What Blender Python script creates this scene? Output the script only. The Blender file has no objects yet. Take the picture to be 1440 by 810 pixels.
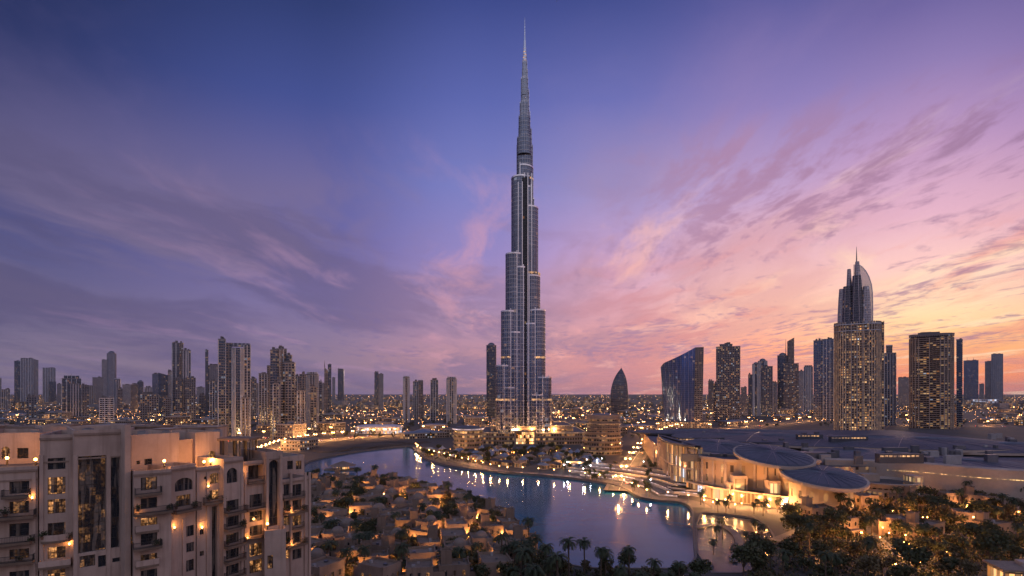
import bpy, math, random
from math import radians, sin, cos, pi, tan, atan2, sqrt, hypot
from mathutils import Vector

SC = bpy.context.scene
C = SC.collection
CZ = 60.0            # camera height above the ground
F = 800.0            # focal length in photo pixels (1440 wide)
HZ = 553.0           # horizon row in the photo

# ------------------------------------------------------------------ camera
cd = bpy.data.cameras.new('camera'); cam = bpy.data.objects.new('camera', cd); C.objects.link(cam)
cam.location = (0, 0, CZ); cam.rotation_euler = (pi/2, 0, 0)
cd.sensor_width = 36; cd.lens = 20; cd.shift_y = (HZ-405)/1440
cd.clip_start = 0.5; cd.clip_end = 90000
SC.camera = cam
SC.view_settings.view_transform = 'Standard'; SC.view_settings.look = 'None'
SC.view_settings.exposure = 0.15; SC.view_settings.gamma = 1.0
SC.cycles.use_denoising = True
SC.cycles.max_bounces = 6; SC.cycles.diffuse_bounces = 2; SC.cycles.glossy_bounces = 3
SC.cycles.transmission_bounces = 2; SC.cycles.volume_bounces = 0; SC.cycles.transparent_max_bounces = 6
SC.cycles.sample_clamp_indirect = 3.0
SC.cycles.volume_step_rate = 10
SC.cycles.caustics_reflective = False; SC.cycles.caustics_refractive = False

def lin(c):
    return tuple(((v/255)/12.92 if v/255 <= .04045 else ((v/255+.055)/1.055)**2.4) for v in c)

# ------------------------------------------------------------------ node helper
class NT:
    def __init__(s, nt): s.nt = nt; s.nt.nodes.clear()
    def n(s, t, **kw):
        nd = s.nt.nodes.new(t)
        for k, v in kw.items():
            setattr(nd, k, v)
        return nd
    def set(s, sock, v):
        if isinstance(v, bpy.types.NodeSocket): s.nt.links.new(v, sock)
        elif v is not None:
            if isinstance(v, (tuple, list)) and len(v) == 3 and sock.type == 'RGBA': v = (*v, 1)
            sock.default_value = v
    def math(s, op, a, b=None, c=None, clamp=False):
        nd = s.n('ShaderNodeMath', operation=op, use_clamp=clamp)
        s.set(nd.inputs[0], a)
        if b is not None: s.set(nd.inputs[1], b)
        if c is not None: s.set(nd.inputs[2], c)
        return nd.outputs[0]
    def mix(s, f, a, b, blend='MIX'):
        nd = s.n('ShaderNodeMix', data_type='RGBA', blend_type=blend, clamp_factor=True)
        s.set(nd.inputs[0], f); s.set(nd.inputs[6], a); s.set(nd.inputs[7], b)
        return nd.outputs[2]
    def maprange(s, v, a, b, c=0.0, d=1.0, smooth=False):
        nd = s.n('ShaderNodeMapRange', clamp=True, interpolation_type='SMOOTHSTEP' if smooth else 'LINEAR')
        for i, q in enumerate((v, a, b, c, d)): s.set(nd.inputs[i], q)
        return nd.outputs[0]
    def noise(s, vec, scale, detail=4, rough=.55, dist=0.0):
        nd = s.n('ShaderNodeTexNoise')
        s.set(nd.inputs['Vector'], vec); s.set(nd.inputs['Scale'], scale); s.set(nd.inputs['Detail'], detail)
        s.set(nd.inputs['Roughness'], rough); s.set(nd.inputs['Distortion'], dist)
        return nd.outputs[0]
    def comb(s, x, y, z=0.0):
        nd = s.n('ShaderNodeCombineXYZ'); s.set(nd.inputs[0], x); s.set(nd.inputs[1], y); s.set(nd.inputs[2], z)
        return nd.outputs[0]
    def ramp(s, f, stops):
        nd = s.n('ShaderNodeValToRGB'); cr = nd.color_ramp; cr.interpolation = 'LINEAR'
        while len(cr.elements) > 1: cr.elements.remove(cr.elements[-1])
        cr.elements[0].position = stops[0][0]; cr.elements[0].color = (*stops[0][1], 1)
        for p, c in stops[1:]:
            e = cr.elements.new(p); e.color = (*c, 1)
        s.set(nd.inputs[0], f)
        return nd.outputs[0]

# ------------------------------------------------------------------ dusk sky (world)
SUN_AZ, SUN_EL = 36.0, 1.0        # degrees: azimuth clockwise from +Y (view direction), elevation
W = bpy.data.worlds.new('World'); SC.world = W; W.use_nodes = True
T = NT(W.node_tree)
tc = T.n('ShaderNodeTexCoord').outputs['Generated']
sx = T.n('ShaderNodeSeparateXYZ'); T.set(sx.inputs[0], tc); dx, dy, dz = sx.outputs
hyp = T.math('SQRT', T.math('ADD', T.math('MULTIPLY', dx, dx), T.math('MULTIPLY', dy, dy)))
tel = T.math('DIVIDE', T.math('MAXIMUM', dz, 0.0), T.math('MAXIMUM', hyp, .001))
az = T.math('MULTIPLY', T.math('ARCTAN2', dx, dy), 180/pi)
tn = T.math('DIVIDE', tel, 0.75)
def sky_ramp(px, stops, f=tn):
    k = hypot(800, px-720)*.75
    return T.ramp(f, [(max(0, min(1, (HZ-y)/k)), lin(c)) for y, c in stops])
cols = [
 (-44, sky_ramp(-50, [(553,(124,110,132)),(500,(122,110,134)),(440,(106,99,132)),(360,(86,85,128)),(260,(70,73,122)),(150,(54,62,112)),(0,(38,48,92)),(-100,(30,40,80))])),
 (-20, sky_ramp(430, [(553,(140,118,136)),(500,(138,118,144)),(430,(120,109,152)),(350,(98,95,154)),(250,(82,88,152)),(130,(64,76,138)),(0,(44,57,108)),(-100,(36,48,94))])),
 (-3,  sky_ramp(690, [(553,(168,128,145)),(500,(184,138,152)),(440,(168,138,172)),(360,(144,130,186)),(260,(118,122,186)),(140,(88,98,166)),(0,(58,70,132)),(-100,(46,56,112))])),
 (10,  sky_ramp(860, [(553,(216,142,140)),(500,(238,162,150)),(430,(222,166,178)),(350,(186,154,196)),(260,(146,138,190)),(140,(102,106,172)),(0,(64,74,136)),(-100,(50,58,115))])),
 (24, sky_ramp(1070,[(553,(240,146,122)),(500,(255,168,132)),(430,(252,196,174)),(360,(228,182,194)),(280,(190,158,196)),(150,(136,122,180)),(0,(86,86,148)),(-100,(62,68,126))])),
 (36, sky_ramp(1300,[(553,(240,138,108)),(530,(255,148,100)),(490,(255,184,116)),(440,(255,218,172)),(380,(248,200,190)),(300,(222,174,194)),(200,(182,146,188)),(90,(138,120,174)),(0,(106,96,154)),(-100,(74,76,132))])),
 (48, sky_ramp(1500,[(553,(180,120,122)),(520,(228,144,116)),(470,(250,184,134)),(400,(244,186,170)),(300,(212,164,182)),(180,(168,134,178)),(60,(124,106,162)),(-100,(78,77,132))])),
]
sky = cols[0][1]
for (a0, _), (a1, c1) in zip(cols, cols[1:]):
    sky = T.mix(T.maprange(az, a0, a1, smooth=True), sky, c1)
# behind the camera and overhead: pale afterglow
back = T.ramp(tn, [(0, lin((140,160,205))), (.12, lin((178,180,212))), (.3, lin((232,212,212))), (.7, lin((198,202,222))), (1, lin((146,160,206)))])
sky = T.mix(T.maprange(T.math('ABSOLUTE', az), 55, 110, smooth=True), sky, back)
# clouds: high layers whose streaks run away from the camera
den = T.math('ADD', T.math('MAXIMUM', dz, 0.0), .05)
cu, cv = T.math('DIVIDE', dx, den), T.math('DIVIDE', dy, den)
def plane(a, b, c): return T.comb(T.math('MULTIPLY', cu2, a), T.math('MULTIPLY', cv2, b), c)
cu2, cv2 = cu, cv
w1 = T.noise(plane(.5, .3, 3.1), 1.0, 3); w2_ = T.noise(plane(.5, .3, 9.4), 1.0, 3)
cu2 = T.math('ADD', cu, T.math('MULTIPLY', T.math('SUBTRACT', w1, .5), 1.3))
cv2 = T.math('ADD', cv, T.math('MULTIPLY', T.math('SUBTRACT', w2_, .5), 1.6))
def azc(lst):
    c_ = lst[0][1]
    for (a0, _), (a1, c1) in zip(lst, lst[1:]): c_ = T.mix(T.maprange(az, a0, a1), c_, c1)
    return c_
# broad grey-mauve banks low on the left, thinning to the right
nA = T.noise(plane(.75, .2, 7.3), 1.0, 8, .6)
mA = T.math('MULTIPLY', T.maprange(nA, .43, .57, smooth=True), T.maprange(tel, .50, .24, smooth=True))
mA = T.math('MULTIPLY', mA, T.maprange(az, -5, 32, .85, .34))
sky = T.mix(mA, sky, azc([(-44, lin((106,97,130))), (-20, lin((122,108,142))), (2, lin((150,122,150))), (22, lin((204,146,150))), (42, lin((206,140,140)))]))
# low layered stratus: bands that dip to the right on the left side and climb to the right on the other
dl = T.math('ADD', tel, T.math('MULTIPLY', az, .0030)); dr = T.math('SUBTRACT', tel, T.math('MULTIPLY', az, .0038))
wv = T.math('MULTIPLY', T.math('SUBTRACT', T.noise(T.comb(T.math('MULTIPLY', az, .06), T.math('MULTIPLY', tel, 5.0), 2.0), 1.0, 5, .6), .5), .10)
nL = T.noise(T.comb(T.math('MULTIPLY', az, .030), T.math('MULTIPLY', T.math('ADD', dl, wv), 10.0), 4.4), 1.0, 7, .58)
nR = T.noise(T.comb(T.math('MULTIPLY', az, .050), T.math('MULTIPLY', T.math('ADD', dr, wv), 15.0), 8.8), 1.0, 7, .6)
mL = T.math('MULTIPLY', T.maprange(nL, .46, .60, smooth=True), T.math('MULTIPLY', T.maprange(az, 16, -4), T.maprange(tel, .44, .28, smooth=True)))
mR = T.math('MULTIPLY', T.maprange(nR, .49, .62, smooth=True), T.math('MULTIPLY', T.maprange(az, -2, 12), T.maprange(tel, .27, .17, smooth=True)))
sky = T.mix(T.math('MULTIPLY', mL, .62), sky, azc([(-44, lin((80,76,112))), (-18, lin((98,88,128))), (2, lin((146,116,148)))]))
sky = T.mix(T.math('MULTIPLY', mR, .66), sky, azc([(0, lin((168,126,150))), (22, lin((226,146,140))), (42, lin((224,138,122)))]))
# thin pink wisps lit from below
nC = T.noise(plane(1.5, .42, 23.0), 1.0, 8, .62)
mC = T.math('MULTIPLY', T.maprange(nC, .52, .68, smooth=True), T.math('MULTIPLY', T.maprange(tel, .48, .24), T.maprange(az, -40, 12, .38, .6)))
sky = T.mix(mC, sky, azc([(-44, lin((132,112,146))), (-15, lin((172,136,166))), (0, lin((232,164,168))), (20, lin((255,200,178))), (36, lin((255,226,190)))]))
# rows of small ripples, dark against the glow
nB = T.noise(plane(8.0, 3.6, 1.7), 1.0, 5, .62)
nM = T.noise(plane(.8, .34, 41.9), 1.0, 3, .5)
mB = T.math('ADD', T.math('MULTIPLY', nB, .56), T.math('MULTIPLY', nM, .48))
mB = T.math('MULTIPLY', T.maprange(mB, .505, .64, smooth=True), T.math('MULTIPLY', T.maprange(tel, .50, .36, smooth=True), T.maprange(tel, .015, .07)))
mB = T.math('MULTIPLY', mB, T.maprange(az, -30, 8, .35, .74))
mB = T.math('MULTIPLY', mB, T.math('MAXIMUM', T.maprange(az, 6, 20), T.maprange(tel, .30, .20)))
sky = T.mix(mB, sky, azc([(-44, lin((82,78,116))), (-15, lin((112,100,146))), (4, lin((156,124,156))), (22, lin((166,124,154))), (42, lin((142,108,142)))]))
# faint high veil
nH = T.noise(plane(.9, .5, 60.0), 1.0, 7, .65)
mH = T.math('MULTIPLY', T.maprange(nH, .5, .72, smooth=True), T.math('MULTIPLY', T.maprange(tel, .22, .34), T.maprange(tel, .75, .5)))
sky = T.mix(T.math('MULTIPLY', mH, .30), sky, azc([(-44, lin((96,88,132))), (0, lin((130,122,176))), (40, lin((160,128,170)))]))
# Nishita glow of the set sun, added faintly
ns = T.n('ShaderNodeTexSky', sky_type='NISHITA', sun_disc=False, sun_elevation=radians(SUN_EL), sun_rotation=radians(SUN_AZ), dust_density=2.0)
bg1 = T.n('ShaderNodeBackground'); T.set(bg1.inputs[0], sky); bg1.inputs[1].default_value = 1.0
bg2 = T.n('ShaderNodeBackground'); T.set(bg2.inputs[0], ns.outputs[0]); bg2.inputs[1].default_value = 0.004
ad = T.n('ShaderNodeAddShader'); T.nt.links.new(bg1.outputs[0], ad.inputs[0]); T.nt.links.new(bg2.outputs[0], ad.inputs[1])
T.nt.links.new(ad.outputs[0], T.n('ShaderNodeOutputWorld').inputs[0])

sl = bpy.data.lights.new('sun', 'SUN'); sl.energy = 0.3; sl.angle = radians(6); sl.color = (1, .62, .42)
so = bpy.data.objects.new('sun', sl); C.objects.link(so)
so.rotation_euler = (radians(90-4), 0, radians(180-SUN_AZ))
_d = Vector((sin(radians(SUN_AZ))*cos(radians(4)), cos(radians(SUN_AZ))*cos(radians(4)), sin(radians(4))))
so.rotation_euler = _d.to_track_quat('Z', 'Y').to_euler()

# ------------------------------------------------------------------ materials
MATS = {}
def newmat(name):
    m = bpy.data.materials.new(name); m.use_nodes = True
    t = NT(m.node_tree); out = t.n('ShaderNodeOutputMaterial'); b = t.n('ShaderNodeBsdfPrincipled')
    t.nt.links.new(b.outputs[0], out.inputs[0]); MATS[name] = m
    return m, t, b
def mat(name, col, rough=.7, metal=0.0, var=.25, scale=.3, col2=None, bump=0.0, coord='Object', spec=.5):
    """plain surface with uneven colour: two scales of noise, optional second colour and bump"""
    m, t, b = newmat(name)
    co = t.n('ShaderNodeTexCoord').outputs[coord]
    n = t.noise(co, scale, 5, .6); nf = t.noise(co, scale*9, 3)
    c2 = col2 or tuple(v*(1-var*1.4) for v in col)
    f = t.math('ADD', t.math('MULTIPLY', n, .75), t.math('MULTIPLY', nf, .25))
    t.set(b.inputs['Base Color'], t.mix(t.maprange(f, .32, .66), c2, col))
    t.set(b.inputs['Roughness'], t.maprange(nf, .3, .7, max(.03, rough-.08), min(1, rough+.08)))
    b.inputs['Metallic'].default_value = metal
    b.inputs['Specular IOR Level'].default_value = spec
    if bump:
        bp = t.n('ShaderNodeBump'); bp.inputs['Strength'].default_value = bump; bp.inputs['Distance'].default_value = .05
        t.set(bp.inputs['Height'], nf); t.nt.links.new(bp.outputs[0], b.inputs['Normal'])
    return m
def emis(name, col, strength, sample=False):
    m, t, b = newmat(name)
    b.inputs['Base Color'].default_value = (*col, 1)
    b.inputs['Emission Color'].default_value = (*col, 1); b.inputs['Emission Strength'].default_value = strength
    if not sample: m.cycles.emission_sampling = 'NONE'
    return m
def facade(name, wall, glass, lit=.1, bw=3.2, fh=3.6, mu=.14, mv=.22, strength=1.2, gmetal=.8, grough=.16, warm=.86, litlow=0.0, wrough=.55, wmetal=0.0):
    """curtain wall: window cells in metres along the wall; random cells have their lamps on. litlow raises the share of lit cells in the lowest 40 m"""
    m, t, b = newmat(name)
    uv = t.n('ShaderNodeTexCoord').outputs['UV']
    s = t.n('ShaderNodeSeparateXYZ'); t.set(s.inputs[0], uv)
    U, V = t.math('DIVIDE', s.outputs[0], bw), t.math('DIVIDE', s.outputs[1], fh)
    fu, fv = t.math('FRACT', U), t.math('FRACT', V)
    iu, iv = t.math('FLOOR', U), t.math('FLOOR', V)
    mk = t.math('MULTIPLY', t.math('MULTIPLY', t.math('GREATER_THAN', fu, mu/2), t.math('LESS_THAN', fu, 1-mu/2)),
                t.math('MULTIPLY', t.math('GREATER_THAN', fv, mv/2), t.math('LESS_THAN', fv, 1-mv/2)))
    oi = t.n('ShaderNodeObjectInfo').outputs['Random']
    wn = t.n('ShaderNodeTexWhiteNoise', noise_dimensions='3D')
    t.set(wn.inputs['Vector'], t.comb(iu, iv, t.math('MULTIPLY', oi, 100.0)))
    v1, c1 = wn.outputs['Value'], wn.outputs['Color']
    cs = t.n('ShaderNodeSeparateColor'); t.set(cs.inputs[0], c1)
    cl = t.noise(t.comb(t.math('MULTIPLY', iu, .23), t.math('MULTIPLY', iv, .3), t.math('MULTIPLY', oi, 50.0)), 1.0, 2)
    p = t.math('MULTIPLY', lit*2, t.maprange(cl, .35, .65))
    if litlow: p = t.math('ADD', p, t.math('MULTIPLY', litlow, t.maprange(s.outputs[1], 45, 5)))
    on = t.math('MULTIPLY', t.math('LESS_THAN', v1, p), mk)
    lc = t.mix(t.math('LESS_THAN', cs.outputs[1], warm), (.75, .82, 1.0), t.mix(cs.outputs[2], (1, .38, .10), (1, .66, .33)))
    gl = t.mix(t.math('MULTIPLY', cs.outputs[0], .55), glass, tuple(g*.35 for g in glass))
    wv = t.noise(t.n('ShaderNodeTexCoord').outputs['Object'], .05, 4)
    wc = t.mix(t.maprange(wv, .3, .7), tuple(w*.72 for w in wall), wall)
    t.set(b.inputs['Base Color'], t.mix(mk, wc, gl))
    t.set(b.inputs['Metallic'], t.maprange(mk, 0, 1, wmetal, gmetal))
    t.set(b.inputs['Roughness'], t.maprange(mk, 0, 1, wrough, grough))
    t.set(b.inputs['Emission Color'], lc)
    t.set(b.inputs['Emission Strength'], t.math('MULTIPLY', on, t.math('MULTIPLY', strength*.9, t.math('ADD', .12, t.math('MULTIPLY', cs.outputs[0], cs.outputs[0])))))
    m.cycles.emission_sampling = 'NONE'
    return m

def stucco_mat(name, col):
    m, t, b = newmat(name)
    co = t.n('ShaderNodeTexCoord').outputs['Object']; sp = t.n('ShaderNodeSeparateXYZ'); t.set(sp.inputs[0], co)
    n = t.noise(co, .16, 5, .6); nf = t.noise(co, 2.5, 4)
    st_ = t.noise(t.comb(t.math('MULTIPLY', sp.outputs[0], 1.1), t.math('MULTIPLY', sp.outputs[1], 1.1), t.math('MULTIPLY', sp.outputs[2], .07)), 1.0, 5, .6)
    c = t.mix(t.maprange(n, .35, .65), tuple(v*.72 for v in col), col)
    c = t.mix(t.maprange(st_, .5, .68, 0, .55), c, tuple(v*q for v, q in zip(col, (.50,.47,.45))))
    c = t.mix(t.maprange(nf, .55, .75, 0, .25), c, tuple(v*.6 for v in col))
    t.set(b.inputs['Base Color'], c); b.inputs['Roughness'].default_value = .88
    bp = t.n('ShaderNodeBump'); bp.inputs['Strength'].default_value = .3; bp.inputs['Distance'].default_value = .05
    t.set(bp.inputs['Height'], nf); t.nt.links.new(bp.outputs[0], b.inputs['Normal'])
    return m
stucco = stucco_mat('beige_stucco', (.47,.34,.275)); stucco2 = stucco_mat('pale_stucco', (.29,.20,.15)); stucco3 = stucco_mat('sand_stucco', (.21,.145,.11))
dome_m   = mat('dome_plaster', (.21,.155,.125), .8, var=.2, scale=.4)
rail_m   = mat('dark_iron', (.05,.045,.045), .5, .4)
frame_m  = mat('bronze_frame', (.06,.05,.045), .45, .5)
slab_m   = mat('stained_slab', (.23,.16,.115), .85, var=.3, scale=.4)
rooffelt = mat('roof_felt', (.10,.09,.09), .9, var=.4, scale=.2)
metal_m  = mat('brushed_steel', (.50,.47,.50), .35, .85)
steel_d  = mat('dark_steel', (.18,.18,.21), .4, .7)
conc     = mat('concrete', (.34,.31,.31), .85, var=.3, scale=.1)
conc_d   = mat('dark_concrete', (.15,.14,.15), .85, var=.4, scale=.1)
pier_m   = mat('pale_pier', (.50,.51,.56), .5, var=.2, scale=.1)
band_m   = mat('grey_band', (.21,.215,.25), .6, var=.25, scale=.1)
pier_b   = mat('tan_pier', (.42,.32,.26), .65, var=.25, scale=.1)
asphalt  = mat('asphalt', (.05,.048,.05), .75, var=.4, scale=.08)
paving   = mat('paving', (.15,.125,.115), .8, var=.35, scale=.12)
kerb_m   = mat('kerbstone', (.40,.36,.33), .8, var=.2)
earth    = mat('bare_earth', (.075,.055,.042), .95, var=.5, scale=.03, bump=.6)
mallroof = mat('mall_roof', (.058,.063,.085), .65, .0, var=.35, scale=.05)
mallroof2= mat('mall_roof_disc', (.085,.088,.11), .6, .0, var=.25, scale=.08)
mallbeige= mat('mall_stone', (.42,.32,.26), .8, var=.25, scale=.08)
bluecanvas = mat('blue_grey_canvas', (.16,.20,.28), .8, var=.3, scale=.4)
trunk_m  = mat('bark', (.10,.07,.05), .95, var=.4, scale=2, bump=.5)
bulb_warm = emis('warm_bulb', (1, .42, .10), 22)
bulb_gold = emis('gold_bulb', (1, .52, .17), 24)
bulb_white = emis('white_bulb', (.9, .88, 1.0), 9)
def strip(name, col, strength):
    m, t, b = newmat(name); co = t.n('ShaderNodeTexCoord').outputs['Object']
    n = t.noise(co, .22, 3, .7); n2 = t.noise(co, .9, 2)
    b.inputs['Base Color'].default_value = (.25,.22,.2,1); b.inputs['Emission Color'].default_value = (*col,1)
    t.set(b.inputs['Emission Strength'], t.math('MULTIPLY', strength, t.math('MULTIPLY', t.maprange(n, .42, .60, .04, 1.3), t.maprange(n2, .4, .6, .3, 1))))
    m.cycles.emission_sampling = 'NONE'; return m
strip_warm = strip('warm_strip', (1, .5, .18), .9)
strip_white = strip('white_strip', (.92, .82, .95), 1.1)
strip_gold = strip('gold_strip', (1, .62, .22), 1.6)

def leafmat(name, c1, c2):
    m, t, b = newmat(name)
    co = t.n('ShaderNodeTexCoord').outputs['Object']
    n = t.noise(co, .8, 3); oi = t.n('ShaderNodeObjectInfo').outputs['Random']
    t.set(b.inputs['Base Color'], t.mix(t.math('ADD', t.math('MULTIPLY', n, .7), t.math('MULTIPLY', oi, .3)), c1, c2))
    b.inputs['Roughness'].default_value = .7; b.inputs['Specular IOR Level'].default_value = .25
    return m
leaf_a = leafmat('dark_leaf', (.022,.032,.014), (.075,.075,.034))
leaf_b = leafmat('olive_leaf', (.07,.055,.026), (.15,.11,.055))
leaf_p = leafmat('palm_leaf', (.022,.034,.018), (.06,.07,.035))

def pane_mat(name, lit):
    m, t, b = newmat(name)
    uv = t.n('ShaderNodeTexCoord').outputs['UV']; oi = t.n('ShaderNodeObjectInfo').outputs['Random']
    su = t.n('ShaderNodeSeparateXYZ'); t.set(su.inputs[0], uv)
    cn = t.noise(t.comb(t.math('ADD', t.math('MULTIPLY', su.outputs[0], 1.3), t.math('MULTIPLY', oi, 91.0)), t.math('MULTIPLY', su.outputs[1], .12), 0.0), 1.0, 2)
    fold = t.noise(t.comb(t.math('MULTIPLY', su.outputs[0], 14.0), oi, 0.0), 1.0, 1)
    t.set(b.inputs['Base Color'], t.mix(t.math('MULTIPLY', t.maprange(cn, .52, .56), t.maprange(fold, .2, .8, .5, 1)), (.016,.018,.024), (.17,.14,.12)))
    b.inputs['Roughness'].default_value = .08
    b.inputs['Specular IOR Level'].default_value = .7
    if lit:
        mp = t.n('ShaderNodeMapping'); t.set(mp.inputs[0], uv); t.set(mp.inputs[1], t.comb(t.math('MULTIPLY', oi, 37.0), t.math('MULTIPLY', oi, 19.0), 0.0))
        st_ = t.n('ShaderNodeSeparateXYZ'); t.set(st_.inputs[0], mp.outputs[0])
        wn = t.n('ShaderNodeTexWhiteNoise', noise_dimensions='2D'); t.set(wn.inputs['Vector'], t.comb(t.math('FLOOR', t.math('DIVIDE', st_.outputs[0], .72)), t.math('FLOOR', t.math('DIVIDE', st_.outputs[1], 1.25))))
        n = t.noise(mp.outputs[0], 2.2, 3, .6)
        n2 = t.noise(t.comb(t.math('MULTIPLY', st_.outputs[0], 4.0), t.math('MULTIPLY', st_.outputs[1], 1.0), 3.0), 1.0, 3)
        cr_ = t.math('POWER', wn.outputs['Value'], 2.2 if lit > .5 else 5.0)
        f = t.math('MULTIPLY', t.math('ADD', .03, cr_), t.math('MULTIPLY', t.maprange(n, .4, .62, .1, 1), t.maprange(n2, .36, .62, .25, 1)))
        t.set(b.inputs['Emission Color'], t.mix(n2, (1,.30,.06), (1,.56,.22)))
        t.set(b.inputs['Emission Strength'], t.math('MULTIPLY', f, lit))
        m.cycles.emission_sampling = 'NONE'
    return m
pane_dark = pane_mat('dark_pane', .02)
pane_dim = pane_mat('dim_lit_pane', .45)
pane_lit = pane_mat('warm_lit_pane', 1.5)

# ------------------------------------------------------------------ mesh helper
class MB:
    def __init__(s): s.v = []; s.f = []; s.m = []; s.uv = []; s.mats = []
    def mi(s, m):
        if m not in s.mats: s.mats.append(m)
        return s.mats.index(m)
    def face(s, pts, m, uv=None):
        i = len(s.v); s.v += [tuple(p) for p in pts]; s.f.append(tuple(range(i, i+len(pts)))); s.m.append(s.mi(m))
        s.uv.append(uv if uv else [(p[0]+p[1], p[2]) for p in pts])
    def box(s, a, b, m, rz=0, piv=(0,0)):
        x0,y0,z0 = a; x1,y1,z1 = b
        P = [(x0,y0,z0),(x1,y0,z0),(x1,y1,z0),(x0,y1,z0),(x0,y0,z1),(x1,y0,z1),(x1,y1,z1),(x0,y1,z1)]
        if rz:
            c, q = cos(rz), sin(rz)
            P = [(piv[0]+(x-piv[0])*c-(y-piv[1])*q, piv[1]+(x-piv[0])*q+(y-piv[1])*c, z) for x,y,z in P]
        for k in ((0,3,2,1),(4,5,6,7),(0,1,5,4),(1,2,6,5),(2,3,7,6),(3,0,4,7)): s.face([P[j] for j in k], m)
    def prism(s, poly, z0, z1, wm, rm=None, u0=0.0, bottom=False):
        n = len(poly); u = u0; top = z1 if callable(z1) else (lambda p: z1); bot = z0 if callable(z0) else (lambda p: z0)
        for i in range(n):
            a, b = poly[i], poly[(i+1) % n]; L = hypot(b[0]-a[0], b[1]-a[1])
            s.face([(*a,bot(a)),(*b,bot(b)),(*b,top(b)),(*a,top(a))], wm, [(u,bot(a)),(u+L,bot(b)),(u+L,top(b)),(u,top(a))]); u += L
        s.face([(*p, top(p)) for p in poly], rm or wm)
        if bottom: s.face([(*p, bot(p)) for p in reversed(poly)], rm or wm)
    def bands(s, poly, zs, h, d, m):
        o = offset(poly, d); n = len(poly)
        for z in zs:
            for i in range(n):
                j = (i+1) % n
                s.face([(*o[i],z),(*o[j],z),(*o[j],z+h),(*o[i],z+h)], m)
                s.face([(*o[i],z+h),(*o[j],z+h),(*poly[j],z+h),(*poly[i],z+h)], m)
                s.face([(*poly[i],z),(*poly[j],z),(*o[j],z),(*o[i],z)], m)
    def ribs(s, poly, spacing, w, d, z0, z1, m, corners=False):
        n = len(poly)
        for i in range(n):
            a, b = Vector(poly[i]), Vector(poly[(i+1) % n]); L = (b-a).length
            if L < .01: continue
            t = (b-a)/L; nr = Vector((t.y, -t.x)); k = max(1, round(L/spacing))
            for j in range(k):
                q = a + t*(L*(j+.5)/k) if not corners else a + t*(L*j/k)
                P = [q-t*w/2-nr*.05, q+t*w/2-nr*.05, q+t*w/2+nr*d, q-t*w/2+nr*d]
                P = [(p.x, p.y) for p in P]
                P = [P[3], P[2], P[1], P[0]]
                s.prism(P, z0, z1, m)
    def tube(s, pts, rad, m, n=6, cap=True):
        rings = []
        for i, p in enumerate(pts):
            p = Vector(p); a = Vector(pts[max(0,i-1)]); b = Vector(pts[min(len(pts)-1,i+1)])
            d = (b-a).normalized(); u = d.cross(Vector((0,1,0)) if abs(d.y) < .9 else Vector((1,0,0))).normalized(); w = d.cross(u)
            r = rad[i] if isinstance(rad, (list,tuple)) else rad
            rings.append([p+(u*cos(2*pi*k/n)+w*sin(2*pi*k/n))*r for k in range(n)])
        for A, B in zip(rings, rings[1:]):
            for k in range(n): s.face([A[k],A[(k+1)%n],B[(k+1)%n],B[k]], m)
        if cap: s.face(list(reversed(rings[0])), m); s.face(rings[-1], m)
    def lathe(s, prof, m, n=12, c=(0,0,0), a0=0, a1=2*pi):
        for (r0,z0),(r1,z1) in zip(prof, prof[1:]):
            for k in range(n):
                t0, t1 = a0+(a1-a0)*k/n, a0+(a1-a0)*(k+1)/n
                P = [(c[0]+r0*cos(t0),c[1]+r0*sin(t0),c[2]+z0),(c[0]+r0*cos(t1),c[1]+r0*sin(t1),c[2]+z0),(c[0]+r1*cos(t1),c[1]+r1*sin(t1),c[2]+z1),(c[0]+r1*cos(t0),c[1]+r1*sin(t0),c[2]+z1)]
                if r1 < 1e-4: P = P[:3]
                elif r0 < 1e-4: P = [P[0],P[2],P[3]]
                s.face(P, m)
    def loft(s, secs, m, rm=None):
        """secs: list of (poly, z); walls with uv in metres"""
        for (pa, za), (pb, zb) in zip(secs, secs[1:]):
            n = len(pa); u = 0
            for i in range(n):
                j = (i+1) % n; L = hypot(pa[j][0]-pa[i][0], pa[j][1]-pa[i][1])
                s.face([(*pa[i],za),(*pa[j],za),(*pb[j],zb),(*pb[i],zb)], m, [(u,za),(u+L,za),(u+L,zb),(u,zb)]); u += L
        s.face([(*p, secs[-1][1]) for p in secs[-1][0]], rm or m)
    def build(s, name, parent=None, loc=None, smooth=False):
        me = bpy.data.meshes.new(name); me.from_pydata(s.v, [], s.f)
        for m in s.mats: me.materials.append(m)
        me.polygons.foreach_set('material_index', s.m)
        ul = me.uv_layers.new(name='UVMap'); flat = []
        for q in s.uv:
            for a in q: flat += [a[0], a[1]]
        ul.data.foreach_set('uv', flat)
        if smooth:
            me.polygons.foreach_set('use_smooth', [True]*len(s.f))
        me.update()
        o = bpy.data.objects.new(name, me); C.objects.link(o)
        if parent: o.parent = parent
        if loc: o.location = loc
        return o

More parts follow.
